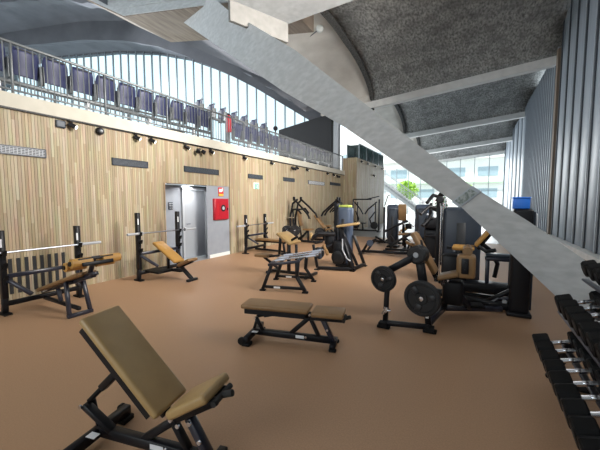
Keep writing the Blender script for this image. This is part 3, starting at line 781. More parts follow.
# incline rack beside the recess
o = thing('incline_bench_rack', 'olympic rack with ochre incline bench left of the recess', 'weight bench', (-6.05, 4.67, 0))
rack_frame(o, -.5, .5, 1.41, (.95, .79, .62))
b = MB(); b.pad((-.02, 0, .77), (.66, 0, .40), .27, .06, (0, 1, 0)); b.build('backrest', M['ochre'], o)
b = MB(); b.pad((.70, 0, .345), (1.03, 0, .49), .27, .06, (0, 1, 0)); b.build('seat', M['brownpad'], o)
b = MB(); b.bar((.05, 0, .66), (.7, 0, .30), .06, .05); b.bar((.68, 0, .27), (1.03, 0, .42), .06, .05); b.build('bench_frame', M[K], o)
b = MB(); b.bar((.62, 0, .33), (1.0, 0, .04), .07, .06); b.bar((1.0, -.13, .03), (1.0, .13, .03), .07, .05); b.build('front_leg', M[K], o)
b = MB(); b.bar((.03, 0, .15), (.75, 0, .2), .06, .06); b.bar((.3, 0, .17), (.3, 0, .52), .05, .05); b.build('spine', M[K], o)
b = MB(); b.box((.22, -.22, .18), (.5, .34, .04), None, None, .01); b.build('spotter_plate', M['rubberblack'], o)
barbell('barbell lying on the incline bench rack left of the recess', (-5.965, 4.78, .985), .88)

# decline rack with leg rollers at the left edge
o = thing('decline_bench_rack', 'olympic rack with brown decline bench and leg rollers at the left edge', 'weight bench', (-5.95, 2.47, 0))
rack_frame(o, -.5, .5, 1.23, (.88, .7, .52))
b = MB(); b.pad((.06, 0, .30), (1.22, 0, .67), .28, .055, (0, 1, 0)); b.build('bench_pad', M['brownpad'], o)
b = MB(); b.bar((-.05, 0, .22), (1.40, 0, .64), .06, .07); b.build('bench_frame', M['blackblue'], o)
b = MB(); b.box((.1, -.035, .265), (.14, .004, .05), None, Matrix.Rotation(-.28, 3, 'Y')); b.build('name_plate', M['sticker'], o)
for x0, s in ((.42, 1), (.95, 1)):
    b = MB()
    if x0 > .5:
        for yy in (-.14, .14): b.bar((x0 - .05, yy * .8, .50), (x0 + .06, yy, .03), .05, .05)
        b.bar((x0 + .06, -.17, .03), (x0 + .06, .17, .03), .06, .05); b.bar((x0 - .05, -.12, .48), (x0 - .05, .12, .48), .05, .05)
    else:
        b.bar((x0, 0, .33), (x0 + .08, 0, .13), .05, .05)
    b.build('leg_frame', M['blackblue'], o)
b = MB(); b.bar((-.0, 0, .12), (1.0, 0, .10), .05, .05); b.build('spine', M[K], o)
b = MB(); b.bar((1.3, 0, .62), (1.42, 0, .88), .05, .05); b.bar((1.22, 0, .60), (1.46, 0, .67), .07, .05); b.bar((1.42, -.30, .88), (1.42, .34, .88), .035, .04); b.build('roller_post', M['blackblue'], o)
for (xx, zz, half) in ((1.33, .79, .15), (1.48, .85, .15)):
    for s in (-1, 1):
        b = MB(); b.lathe((xx, s * .06 if s > 0 else -.06, zz), (0, s, 0), [(0, .045), (.01, .06), (half * 1.7, .06), (half * 1.75, .045)], None, 18); rr = b.build('roller', M['ochre'], o)
        b = MB(); b.cyl((xx, s * (.06 + half * 1.75), zz), (xx, s * (.075 + half * 1.75), zz), .03); b.build('end_cap', M['black'], rr)
b = MB(); b.box((1.50, -.02, .885), (.05, .46, .03), None, Matrix.Rotation(-.4, 3, 'Y'), .008); b.box((1.56, -.02, .83), (.03, .40, .05), None, Matrix.Rotation(-.2, 3, 'Y'), .008); b.build('roller_plate', M[K], o)
barbell('barbell lying on the decline bench rack at the left edge', (-5.855, 2.42, .915), .90)

# flat bench rack right of the recess
o = thing('flat_bench_rack', 'olympic rack with brown flat bench right of the recess', 'weight bench', (-6.22, 8.45, 0))
rack_frame(o, -.52, .52, 1.22, (.86, .7, .55))
b = MB(); b.pad((.10, 0, .45), (1.20, 0, .45), .28, .06, (0, 1, 0)); b.build('bench_pad', M['brownpad'], o)
b = MB(); b.bar((.0, 0, .36), (1.16, 0, .36), .06, .06); b.build('bench_frame', M[K], o)
b = MB(); b.bar((.0, 0, .1), (1.08, 0, .08), .06, .06); b.build('spine', M[K], o)
b = MB(); b.bar((1.08, 0, .34), (1.12, 0, .05), .06, .06); b.bar((1.12, -.2, .03), (1.12, .2, .03), .06, .05); b.build('front_leg', M[K], o)
barbell('barbell lying on the flat bench rack right of the recess', (-6.125, 8.4, .895), .98)

# ---- preacher curl bench and the low stand with chrome bars before it
o = thing('preacher_curl_bench', 'preacher curl bench with tilted tan arm pad and small seat', 'weight bench', (-3.52, 6.10, 0), .0)
b = MB(); b.pad((-.21, 0, .97), (.14, 0, .75), .50, .06, (0, 1, 0)); b.build('arm_pad', M['tan'], o)
b = MB(); b.bar((-.05, 0, .05), (-.05, 0, .80), .06, .07, up=(1, 0, 0)); b.bar((.14, 0, .05), (.14, 0, .70), .05, .05, up=(1, 0, 0)); b.bar((-.30, 0, .45), (-.26, 0, .90), .05, .05, up=(1, 0, 0)); b.build('post', M[K], o)
b = MB(); b.pad((-.90, 0, .42), (-.56, 0, .42), .30, .06, (0, 1, 0)); b.build('seat', M['brownpad'], o)
b = MB(); b.bar((-.72, 0, .35), (-.3, 0, .10), .05, .05); b.bar((-.72, 0, .35), (-.30, 0, .42), .05, .05); b.build('seat_frame', M[K], o)
b = MB(); b.bar((-.5, 0, .06), (.5, 0, .06), .07, .06); b.bar((.5, -.28, .05), (.5, .28, .05), .06, .06); b.bar((-.5, -.22, .05), (-.5, .22, .05), .06, .06); b.build('base', M[K], o)
for s in (-1, 1):
    b = MB(); b.bar((.1, s * .15, .80), (.26, s * .15, .90), .03, .05); b.build('bar_cradle', M['rubberblack'], o)

o = thing('bar_stand', 'low black splayed-leg stand holding chrome bars before the preacher bench', 'stand', (-3.09, 5.30, 0), .27)
for s in (-1, 1):
    b = MB(); b.bar((-.40, s * .42, .03), (-.24, s * .38, .48), .06, .06); b.build('leg', M[K], o)
    b = MB(); b.bar((.40, s * .42, .03), (.24, s * .38, .28), .06, .06); b.bar((.24, s * .38, .26), (.26, s * .38, .56), .06, .06)
    b.build('leg', M[K], o)
    b = MB(); b.bar((-.38, s * .42, .08), (.38, s * .42, .08), .045, .05); lr = b.build('side_rail', M[K], o)
    b = MB(); b.box((-.12, s * .42 - .026 if s < 0 else s * .42 - .026, .08), (.12, .003, .035)); b.build('sticker', M['sticker'], lr)
    for xx in (-.4, .4):
        b = MB(); b.box((xx, s * .42, .015), (.11, .08, .03), None, None, .008); b.build('foot', M['rubberblack'], lr)
b = MB(); b.bar((-.26, -.40, .49), (-.26, .40, .49), .05, .05); b.bar((.26, -.40, .57), (.26, .40, .57), .05, .05)
for s in (-1, 1): b.bar((-.30, s * .40, .48), (.30, s * .40, .57), .05, .05)
b.build('tray', M['blackblue'], o)
for k, yy in enumerate((-.30, 0, .30)):
    a = .27; lx, ly = -3.09 - yy * math.sin(a), 5.30 + yy * math.cos(a)
    oo = thing('chrome_bar', 'short chrome bar on the low stand, %s from the camera' % ORD[k], 'bar', (lx, ly, .565), a, 'chrome bars on the low stand')
    b = MB(); b.cyl((-.24, 0, -.03), (.62, 0, .115), .014, None, 10); b.build('shaft', M['chrome'], oo)
    for q in (-.10, .48):
        z = -.03 + (q + .24) / .86 * .145
        b = MB(); b.cyl((q - .09, 0, z - .015), (q + .09, 0, z + .015), .024, None, 12); b.build('grip', M['satin'], oo)

# ---- weight plates
def plate(label, c, axis, r, th=.05, group='weight plates on the machines', spokes=True):
    ax = V(axis).normalized()
    o = thing('weight_plate', label, 'weight plate', c, 0, group)
    b = MB(); b.lathe((0, 0, 0), ax, [(-th / 2, r * .93), (-th / 2 + .008, r), (th / 2 - .008, r), (th / 2, r * .93), (th / 2, r * .80), (th / 2 - .012, r * .76), (th / 2 - .012, r * .34), (th / 2, r * .30), (th / 2, r * .13)], None, 36); b.build('disc', M['plate'], o)
    b = MB(); b.lathe(tuple(ax * (th / 2 - .004)), ax, [(0, r * .12), (.010, r * .12), (.012, r * .05)], None, 20); b.build('hub', M['chrome'], o)
    if spokes:
        t1 = ax.orthogonal().normalized(); t2 = ax.cross(t1)
        for k in range(3):
            a = 2 * math.pi * k / 3 + .5; d_ = t1 * math.cos(a) + t2 * math.sin(a)
            b = MB(); b.box(tuple(ax * (th / 2 - .006) + d_ * r * .56), (r * .42, r * .34, .012), None, Matrix((d_, ax.cross(d_), ax)).transposed(), .004, 1); b.build('grip_web', M['platerim'], o)
    return o

# ---- plate loaded leg machine in the middle right
o = thing('plate_loaded_leg_machine', 'black plate-loaded leg machine with tan pads and two big plates in front', 'gym machine')
A0, A1 = V((-.97, 4.08, 0)), V((-.42, 4.20, 0))
fwd = V((-.21, -.978, 0))
def P(x, y, z): return V((x, y, z))
b = MB(); b.bar(P(-.97, 4.10, .07), P(-.42, 4.22, .07), .06, .06); cb = b.build('front_crossbar', M[K], o)
for q in (P(-.97, 4.10, 0), P(-.42, 4.22, 0)):
    b = MB(); b.box(q + V((0, 0, .02)), (.16, .09, .04), None, None, .01); b.box(q + V((.0, -.03, .06)), (.1, .1, .06)); b.build('foot', M['rubberblack'], cb)
b = MB(); b.bar(P(-.955, 4.12, .07), P(-.93, 4.12, .68), .06, .06, up=(1, 0, 0)); b.build('left_upright', M[K], o)
b = MB(); b.bar(P(-.44, 4.26, .07), P(-.50, 4.26, .55), .07, .07, up=(1, 0, 0)); b.bar(P(-.50, 4.26, .5), P(-.585, 4.26, 1.0), .09, .10, up=(1, 0, 0)); b.build('main_upright', M[K], o)
b = MB(); b.lathe(P(-.585, 4.16, .985), fwd, [(-.12, .10), (-.1, .115), (.04, .115), (.05, .09)], None, 24); b.build('pivot_hub', M['plate'], o)
b = MB(); b.lathe(P(-.585, 4.16, .985) + fwd * .05, fwd, [(0, .035), (.015, .03)], None, 14); b.build('pivot_cap', M['frame_grey'], o)
b = MB(); b.bar(P(-.60, 4.16, .97), P(-.92, 4.13, .76), .075, .085); b.build('lever_arm', M[K], o)
b = MB(); b.cyl(P(-.94, 4.14, .665), P(-.96, 4.0, .665), .025); b.cyl(P(-.47, 4.2, .485), P(-.5, 3.96, .485), .025); b.build('plate_peg', M['chrome'], o)
b = MB()
for k in range(3): b.cyl(P(-.97 + .03 * k, 4.04, .20 + .03 * k), P(-.93 + .03 * k, 4.04, .30 - .02 * k), .018)
b.build('spring_clip', M['chrome'], o)
b = MB(); b.box(P(-.455, 4.22, .21), (.035, .06, .05)); b.build('sticker', M['sticker'], o)
b = MB(); b.pad(P(-.68, 4.62, 1.235), P(-.385, 4.66, .69), .28, .06, (.05, 1, 0)); b.build('backrest', M['brownpad'], o)
b = MB(); b.pad(P(-.38, 4.62, .66), P(-.13, 4.66, .735), .28, .06, (.05, 1, 0)); b.build('seat', M['brownpad'], o)
b = MB(); b.box(P(-.05, 4.70, .80), (.22, .30, .29), None, None, .035, 3); b.build('thigh_pad', M['brownpad'], o)
b = MB(); b.box(P(-.06, 4.535, .82), (.085, .02, .2), None, None, .01); b.cyl(P(-.06, 4.53, .87), P(-.06, 4.51, .87), .012); b.cyl(P(-.06, 4.53, .77), P(-.06, 4.51, .77), .012); b.build('pad_bracket', M['black'], o)
b = MB(); b.cyl(P(-.04, 4.66, .99), P(-.04, 5.0, .99), .06, None, 16); b.build('roller', M['brownpad'], o)
b = MB(); b.bar(P(-.70, 4.64, 1.15), P(-.40, 4.68, .58), .05, .05); b.bar(P(-.42, 4.68, .60), P(.0, 4.72, .66), .06, .05); b.build('pad_frame', M[K], o)
b = MB(); b.bar(P(-.44, 4.30, .10), P(-.32, 5.0, .10), .07, .07); b.bar(P(-.32, 5.0, .10), P(.42, 5.35, .10), .07, .07); b.bar(P(-.30, 4.7, .62), P(.02, 5.1, .12), .06, .07); b.bar(P(-.5, 4.5, .52), P(-.3, 5.0, .12), .06, .06); b.build('base_frame', M['blackblue'], o)
b = MB(); b.bar(P(-.50, 4.28, .9), P(-.62, 4.62, 1.1), .05, .05); b.build('link_arm', M[K], o)
b = MB(); b.tube([P(-.66, 4.7, 1.22), P(-.80, 4.8, 1.16), P(-1.05, 4.95, 1.0)], .018); b.build('handle', M['grip'], o)
b = MB(); b.box(P(-.2, 4.82, .40), (.26, .22, .34), None, None, .04); b.build('gear_housing', M['black'], o)
b = MB(); b.box(P(.06, 5.17, .15), (.26, .2, .04), None, Matrix.Rotation(.3, 3, 'Z'), .012); b.build('foot_plate', M['rubberblack'], o)
b = MB()
for q in (P(-.40, 4.5, .62), P(-.25, 4.52, .62), P(-.3, 4.52, .58)): bolt(b, q, (0, -1, 0), .016)
b.build('bolts', M['chrome'], o)
plate('smaller black weight plate on the left peg of the leg machine', (-.965, 4.02, .665), fwd, .165, .06)
plate('large black weight plate on the right peg of the leg machine', (-.495, 3.99, .49), fwd, .215, .06)

# ---- black column machine behind the strut's foot
o = thing('cable_column_machine', 'tall black weight column with floor beam behind the strut\'s foot', 'gym machine', (.63, 5.52, 0))
b = MB(); b.box((0, 0, .79), (.24, .26, 1.50), None, None, .04, 3); b.box((0, 0, .03), (.30, .32, .06), None, None, .015); b.build('weight_tower', M['black'], o)
b = MB(); b.bar((.135, -.06, .1), (.135, -.06, 1.5), .025, .025, up=(0, 1, 0)); b.build('guide_strip', M['shroud_d'], o)
b = MB(); b.bar((-.1, 0, .10), (-.85, .12, .10), .12, .10); b.bar((-.1, 0, .34), (-.4, .05, .12), .05, .06); b.build('base_beam', M[K], o)
b = MB(); b.tube([(-.1, .02, .22), (-.25, .02, .2), (-.36, .0, .10)], .025); b.build('stabiliser', M['blackblue'], o)
b = MB(); b.cyl((-.17, -.04, .17), (-.17, .0, .17), .03); b.build('pulley', M['frame_grey'], o)
b = MB(); b.tube([(.11, .05, 1.5), (.17, .05, 1.46), (.18, .05, 1.25)], .014); b.build('side_handle', M['sticker'], o)
b = MB(); b.box((-.9, .12, .14), (.28, .24, .05), None, None, .012); b.build('foot_plate', M['rubberblack'], o)
o = thing('blue_box', 'bright blue plastic box sitting on top of the black column', 'box', (.60, 5.50, 1.541))
b = MB(); b.box((0, 0, .075), (.20, .17, .15), None, None, .012); b.build('tub', M['blue'], o)
b = MB(); b.box((0, 0, .155), (.215, .185, .02), None, None, .006, 1); b.build('lid', M['blue'], o)

# ---- selectorised machines (local: +y is away from the camera, tower at the back, seat in front)
def tower(o, c, w, d, h, m, z0=.06, cap=None):
    x, y = c
    b = MB(); b.box((x, y, z0 + (h - z0) / 2), (w, d, h - z0), None, None, min(w, d) * .22, 4); t = b.build('weight_shroud', m, o)
    b = MB(); b.box((x, y - d / 2 - .004, (h + z0) / 2 - .08), (w * .22, .012, (h - z0) * .7), None, None, .004, 1); b.build('stack_slot', M['ventdark'], t)
    b = MB(); b.box((x, y, .03), (w * 1.1, d * 1.15, .06), None, None, .012); b.build('tower_foot', M['rubberblack'], o)
    if cap: b = MB(); b.box((x, y, h + .02), (w * .8, d * .8, .06), None, None, .015); b.build('tower_cap', cap, o)
def seat_set(o, x, y, z, rz=0, pad=M['brownpad'], back=.6, tilt=.5):
    R = Matrix.Rotation(rz, 3, 'Z'); T = lambda *p: V((x, y, z)) + R @ V(p)
    wd = R @ V((0, 1, 0))
    b = MB(); b.pad(T(-.17, 0, 0), T(.17, 0, 0), .34, .07, wd); b.build('seat', pad, o)
    b = MB(); b.pad(T(.16, 0, .03), T(.16 + back * math.sin(tilt), 0, .03 + back * math.cos(tilt)), .28, .06, wd); b.build('backrest', pad, o)
    b = MB(); b.bar(T(0, 0, -.07), T(.03, 0, -z + .06), .08, .07); b.bar(T(.22, 0, -.05), T(.24 + back * math.sin(tilt) * .8, 0, back * math.cos(tilt) * .8), .05, .05); b.build('seat_post', M[K], o)
def legs(o, pts, z=.05):
    for p, q in pts:
        b = MB(); b.bar((p[0], p[1], z), (q[0], q[1], z), .08, .07)
        for e in (p, q): b.box((e[0], e[1], .012), (.12, .12, .024))
        b.build('floor_rail', M[K], o)

# hip machine with grey tower behind the plate-loaded machine
o = thing('hip_machine', 'weight machine with wide blue-grey tower and brown seat under the strut', 'gym machine', (-.2, 7.05, 0))
tower(o, (.02, .05), .68, .40, 1.53, M['shroud_d'])
b = MB(); b.bar((-.40, -.12, .03), (-.40, -.12, 1.74), .07, .09, up=(0, 1, 0)); b.build('upright', M[K], o)
b = MB(); b.cyl((-.345, -.18, .1), (-.345, -.18, 1.55), .015); b.build('guide_rod', M['chrome'], o)
b = MB(); b.tube([(-.42, -.12, 1.66), (-.36, -.2, 1.78), (-.18, -.28, 1.82), (.08, -.33, 1.72), (.24, -.36, 1.60)], .045, None, 10); b.build('arm', M[K], o)
b = MB(); b.lathe((-.36, -.25, 1.68), (0, -1, 0), [(0, .05), (.01, .07), (.04, .07), (.05, .05)], None, 18); b.lathe((.02, -.38, 1.74), (0, -1, 0), [(0, .03), (.03, .03)], None, 14); b.build('pulley', M['plate'], o)
seat_set(o, .08, -.85, .88, 0, M['ochre'], .44, .62)
b = MB(); b.bar((.10, -.86, .78), (.1, -.86, .1), .09, .09); b.box((.0, -.86, .83), (.36, .1, .05)); b.build('seat_column', M[K], o)
legs(o, [((-.45, -.95), (.75, -.95)), ((.1, -1.0), (.1, 0))])
b = MB(); b.box((.32, -.9, .2), (.95, .34, .16), None, None, .03); b.build('base_housing', M['black'], o)
b = MB(); b.box((-.1, -.6, .38), (.34, .3, .6), None, None, .04); b.build('gear_housing', M['black'], o)
b = MB(); b.tube([(.3, -.95, .9), (.42, -1.0, .82), (.55, -1.05, .86)], .03); b.build('front_lever', M[K], o)
b = MB(); b.tube([(.3, -.6, .95), (.48, -.5, .8), (.62, -.5, .55), (.58, -.5, .3)], .035); b.build('lever_arm', M[K], o)
b = MB(); b.box((.62, -.9, .70), (.42, .2, .06), None, None, .02); b.bar((.45, -.9, .68), (.45, -.9, .1), .06, .06); b.bar((.78, -.9, .68), (.78, -.9, .1), .06, .06); b.build('side_bench_frame', M['blackblue'], o)
b = MB(); b.box((.62, -.9, .755), (.40, .2, .05), None, None, .018); b.build('thigh_rest', M['shroud_d'], o)
b = MB()
for xx in (-.05, .12): bolt(b, (xx, -1.03, .80), (0, -1, 0), .02)
b.build('bolts', M['chrome'], o)

# rowing machine with low arms further behind
o = thing('row_machine', 'weight machine with narrow blue-grey tower in the centre of the hall', 'gym machine', (-2.82, 7.55, 0))
tower(o, (0, .1), .34, .34, 1.50, M['shroud'], cap=M['lime'])
b = MB(); b.bar((-.24, .1, .03), (-.24, .1, 1.6), .10, .12, up=(0, 1, 0)); b.build('upright', M[K], o)
b = MB(); b.pad((-.05, -.32, 1.07), (.46, -.22, 1.15), .26, .06, (-.1, 1, 0)); b.build('chest_pad', M['tan'], o)
b = MB(); b.bar((0, -.25, 1.02), (.0, .0, .1), .10, .08); b.bar((0, -.25, 1.02), (.32, .1, .05), .06, .06); b.build('pad_post', M[K], o)
b = MB(); b.tube([(-.1, -.35, .85), (-.45, -.55, .86), (-.62, -.6, .72)], .055); b.build('arm', M[K], o)
b = MB(); b.tube([(-.1, -.35, .62), (-.35, -.5, .5), (-.55, -.62, .42)], .05); b.build('lower_arm', M[K], o)
b = MB(); b.box((-.24, -.3, .62), (.26, .2, .5), None, None, .05); b.build('gear_housing', M['black'], o)
b = MB(); b.box((-.62, -.6, .80), (.06, .1, .16), None, None, .02); b.build('grip', M['tan'], o)
b = MB(); b.lathe((-.42, -.55, .40), (0, -1, 0), [(0, .1), (.01, .14), (.06, .14), (.07, .1)], None, 24); b.lathe((.02, -.42, .30), (0, -1, 0), [(0, .1), (.01, .16), (.05, .16), (.06, .1)], None, 24); b.build('cam', M['plate'], o)
b = MB(); b.pad((-.30, -.5, .62), (-.2, -.46, .36), .2, .06, (-.3, 1, 0)); b.build('knee_pad', M['brownpad'], o)
b = MB(); b.box((-.38, -.6, .40), (.10, .14, .28), None, None, .03); b.build('thigh_pad', M['shroud_d'], o)
legs(o, [((-.42, -.66), (.38, -.42)), ((.38, -.42), (.45, .3))])
b = MB(); b.bar((-.55, -.62, .6), (-.42, -.66, .05), .05, .06); b.build('side_leg', M[K], o)
b = MB(); b.bar((.1, -.3, .75), (.38, -.42, .05), .10, .10); b.bar((.22, .1, .8), (.45, .28, .05), .06, .07); b.box((0.02, -.36, .42), (.3, .16, .56), None, None, .03); b.build('base_frame', M[K], o)
b = MB(); b.tube([(.12, -.42, .75), (.14, -.46, .5), (.26, -.48, .3), (.34, -.46, .25)], .016); b.build('guard_rail', M['frame_grey'], o)

# lever-arm machines by the slat wall
def lever_machine(label, loc, rz, mirror=1, pads=True):
    o = thing('lever_arm_machine', label, 'gym machine', loc, rz)
    s = mirror
    b = MB(); b.bar((s * -.45, .0, .05), (s * .75, 0, .05), .09, .08); b.bar((s * -.45, -.42, .05), (s * -.45, .42, .05), .08, .08); b.bar((s * .75, -.3, .05), (s * .75, .3, .05), .08, .08); b.build('base_frame', M[K], o)
    for yy in (-.22, .22):
        b = MB(); b.tube([(s * -.40, yy, .06), (s * -.42, yy, 1.0), (s * -.30, yy, 1.55), (s * -.1, yy * .8, 1.72)], .04, None, 8); b.build('rear_upright', M[K], o)
        b = MB(); b.tube([(s * -.12, yy, .06), (s * -.26, yy, .8), (s * -.30, yy, 1.3)], .035, None, 8); b.build('upright', M[K], o)
        b = MB(); b.tube([(s * -.3, yy * 1.3, 1.30), (s * -.02, yy * 1.5, 1.34), (s * .14, yy * 1.5, 1.15)], .035, None, 8); b.build('lower_arm', M[K], o)
        b = MB(); b.tube([(s * -.18, yy * 1.3, 1.70), (s * .14, yy * 1.5, 1.42), (s * .42, yy * 1.6, 1.15), (s * .50, yy * 1.6, 1.0)], .04, None, 8); (lambda *a: None)([(s * -.3, yy * 1.3, 1.30), (s * -.02, yy * 1.5, 1.34), (s * .14, yy * 1.5, 1.15)], .035, None, 8); a = b.build('lever_arm', M[K], o)
        b = MB(); b.cyl((s * .50, yy * 1.6 - .08, 1.0), (s * .50, yy * 1.6 + .08, .98), .022); b.build('grip', M['grip'], a)
        b = MB(); b.box((s * -.2, yy * 1.3, 1.74), (.09, .08, .16), None, None, .015); b.build('arm_head', M['black'], a)
    b = MB(); b.bar((s * -.1, 0, .08), (s * .28, 0, .50), .07, .07); b.bar((s * .28, 0, .5), (s * .28, 0, .08), .06, .06); b.build('seat_post', M[K], o)
    b = MB(); b.pad((.10 if s > 0 else -.46, 0, .56), (.46 if s > 0 else -.10, 0, .56), .32, .07, (0, 1, 0)); b.build('seat', M['brownpad'], o)
    b = MB(); b.box((s * -.08, 0, .95), (.08, .26, .6), None, Matrix.Rotation(s * -.2, 3, 'Y'), .03); b.build('chest_pad', M['brownpad'], o)
    b = MB(); b.cyl((s * -.44, -.4, .42), (s * -.44, .4, .42), .03); b.cyl((s * -.62, -.3, 1.0), (s * -.2, -.3, 1.0), .02); b.build('plate_peg', M['chrome'], o)
    return o
lever_machine('black lever-arm machine by the slat wall, left of the pair', (-6.0, 11.3, 0), 0)
lever_machine('black lever-arm machine by the slat wall, right of the pair', (-5.5, 13.45, 0), math.radians(12), -1)
plate('black weight plate low on the left lever-arm machine', (-6.44, 10.86, .47), (.45, -.9, 0), .22)
plate('black weight plate behind the seat of the left lever-arm machine', (-6.10, 10.9, .50), (.45, -.9, 0), .21)
plate('small black plate below the inclined pad near the slat wall', (-5.55, 12.0, .35), (.45, -.9, 0), .20)
o = thing('inclined_press_bench', 'reclined brown bench pad on a black frame near the slat wall', 'weight bench', (-5.5, 12.1, 0))
b = MB(); b.pad((-.28, 0, 1.08), (.18, 0, .55), .28, .06, (0, 1, 0)); b.build('backrest', M['brownpad'], o)
b = MB(); b.pad((.18, 0, .50), (.5, 0, .56), .28, .06, (0, 1, 0)); b.build('seat', M['brownpad'], o)
b = MB(); b.bar((-.25, 0, .98), (.2, 0, .42), .06, .06); b.bar((.12, 0, .48), (.1, 0, .05), .07, .07); b.bar((-.5, 0, .05), (.95, 0, .05), .08, .08); b.bar((.95, -.3, .05), (.95, .3, .05), .08, .08); b.bar((-.05, -.14, .35), (-.05, .1, .35), .04, .04); b.build('frame', M[K], o)

# cable crossover at the far end of the slat wall
o = thing('cable_crossover', 'tall black cable crossover frame far off before the wooden block', 'gym machine', (-5.1, 17.0, 0))
for s in (-1, 1):
    b = MB(); b.bar((s * .72, 0, .03), (s * .72, 0, 1.74), .07, .07, up=(0, 1, 0)); b.bar((s * .72, -.35, .04), (s * .72, .35, .04), .07, .07); b.bar((s * .5, .1, .04), (s * .5, .1, 1.6), .05, .05, up=(0, 1, 0)); u = b.build('upright', M[K], o)
    b = MB(); b.tube([(s * .62, -.1, 1.6), (s * .2, -.3, 1.2), (s * .05, -.35, .95)], .035); b.tube([(s * .55, -.1, 1.1), (s * .3, -.3, .7), (s * .4, -.3, .4)], .035); b.build('arm', M[K], o)
    b = MB(); b.lathe((s * .5, -.1, .35), (0, -1, 0), [(0, .15), (.01, .2), (.05, .2), (.06, .1)], None, 22); b.build('cam', M['plate'], u)
b = MB(); b.bar((-.72, 0, 1.74), (.3, 0, 1.74), .06, .07); b.bar((0, 0, 1.74), (.72, 0, 1.90), .05, .05); b.build('crossbar', M[K], o)
b = MB(); b.bar((-.72, 0, .06), (.72, 0, .06), .08, .08); b.build('lower_crossbar', M[K], o)
b = MB(); b.box((.25, .15, .75), (.3, .22, 1.2), None, None, .05); b.build('weight_shroud', M['frame_grey'], o)
b = MB(); b.pad((-.25, -.3, .5), (.1, -.3, .5), .3, .06, (0, 1, 0)); b.build('seat', M['black'], o)
b = MB(); b.bar((-.08, -.3, .44), (-.08, -.2, .06), .06, .06); b.build('seat_post', M[K], o)

# blue-grey towers towards the end window
o = thing('chest_press_machine', 'weight machine with rounded blue-grey tower, left of the far pair', 'gym machine', (-2.9, 13.4, 0))
tower(o, (.02, 0), .44, .40, 1.50, M['shroud'], .1)
b = MB(); b.bar((-.30, -.12, .03), (-.30, -.12, 1.4), .07, .09, up=(0, 1, 0)); b.tube([(-.3, -.1, 1.45), (-.18, -.1, 1.85), (-.1, -.1, 1.9)], .02); b.build('upright', M[K], o)
seat_set(o, .35, -.9, .50, .4, M['ochre'], .35, 1.0)
legs(o, [((-.3, -1.0), (.9, -.9)), ((.2, -.95), (.1, 0))])
b = MB(); b.tube([(-.1, -.3, .9), (.0, -.6, .8), (.2, -.75, .75)], .035); b.build('arm', M[K], o)
b = MB(); b.lathe((.05, -.24, .42), (0, -1, 0), [(0, .07), (.02, .07)], None, 18); b.build('badge', M['ventdark'], o)
o = thing('leg_press_machine', 'weight machine with dark tower and tall brown back pad in the far group', 'gym machine', (-2.08, 11.6, 0))
tower(o, (-.40, .05), .34, .36, 1.38, M['shroud_d'], .1)
b = MB(); b.box((-.08, -.05, 1.25), (.28, .10, .58), None, Matrix.Rotation(.1, 3, 'X'), .04); b.build('backrest', M['brownpad'], o)
b = MB(); b.bar((-.06, .05, 1.4), (-.04, .1, .06), .08, .08); b.build('back_post', M[K], o)
b = MB(); b.tube([(-.5, -.9, .62), (-.1, -.8, .85), (.22, -.7, 1.0)], .04); b.tube([(.1, -.7, .5), (.3, -.7, .3), (.25, -.75, .06)], .035); b.tube([(-.3, -.8, .5), (-.15, -.8, .3), (-.3, -.85, .06)], .035); b.build('arm', M[K], o)
b = MB(); b.pad((-.1, -.5, .56), (.3, -.45, .60), .32, .07, (0, 1, 0)); b.build('seat', M['brownpad'], o)
b = MB(); b.bar((.1, -.45, .5), (.1, -.4, .06), .08, .08); b.box((.2, -.4, .8), (.2, .12, .18), None, None, .03); b.build('seat_post', M[K], o)
legs(o, [((-.45, -.9), (.3, -.8)), ((.1, -.85), (.1, .1))])
b = MB()
for q in ((.28, -.72, .95), (.12, -.75, .9), (.36, -.47, .82)): b.box(q, (.06, .05, .05), None, None, .01)
b.build('adjuster', M['chrome'], o)
o = thing('lat_machine', 'weight machine with rounded blue-grey tower, right of the far pair', 'gym machine', (-1.40, 10.9, 0))
tower(o, (.04, 0), .52, .40, 1.54, M['shroud'], .1)
b = MB(); b.box((.02, -.3, .95), (.30, .16, .95), None, None, .07, 3); b.build('front_cover', M['shroud_d'], o)
b = MB(); b.tube([(.3, -.2, 1.4), (.55, -.3, 1.3), (.75, -.35, 1.05)], .04); b.tube([(.55, -.3, 1.3), (.62, -.3, .7), (.5, -.3, .1)], .035); b.build('arm', M[K], o)
seat_set(o, .75, -.35, .6, .2, M['black'], .5, .3)
legs(o, [((.0, -.6), (1.1, -.5)), ((.7, -.55), (.7, .3))])
b = MB(); b.lathe((-.12, -.22, 1.35), (0, -1, 0), [(0, .05), (.02, .05)], None, 16); b.build('badge', M['ventdark'], o)
# dark multi-arm machine left of the hip machine
o = thing('shoulder_machine', 'dark machine with many levers behind the hip machine\'s black upright', 'gym machine', (-.75, 9.3, 0))
b = MB(); b.bar((0, 0, .03), (0, 0, 1.8), .10, .10, up=(0, 1, 0)); b.bar((-.35, .1, .03), (-.25, .1, 1.6), .07, .07, up=(0, 1, 0)); b.build('upright', M[K], o)
for k, q in enumerate(((-.3, 1.75), (-.45, 1.45), (-.4, 1.15))):
    b = MB(); b.tube([(0, -.05, q[1]), (q[0] * .6, -.2, q[1] + .05), (q[0], -.4, q[1] - .15)], .045); b.build('arm', M[K], o)
b = MB(); b.box((-.2, -.1, 1.05), (.36, .2, .3), None, None, .05); b.box((-.2, .1, .5), (.4, .3, .8), None, None, .05); b.build('cam_housing', M['black'], o)
b = MB(); b.box((-.15, -.3, .75), (.38, .34, .07), None, None, .03); b.build('seat', M['black'], o)
legs(o, [((-.5, -.4), (.3, -.4)), ((-.1, -.4), (-.1, .3))])
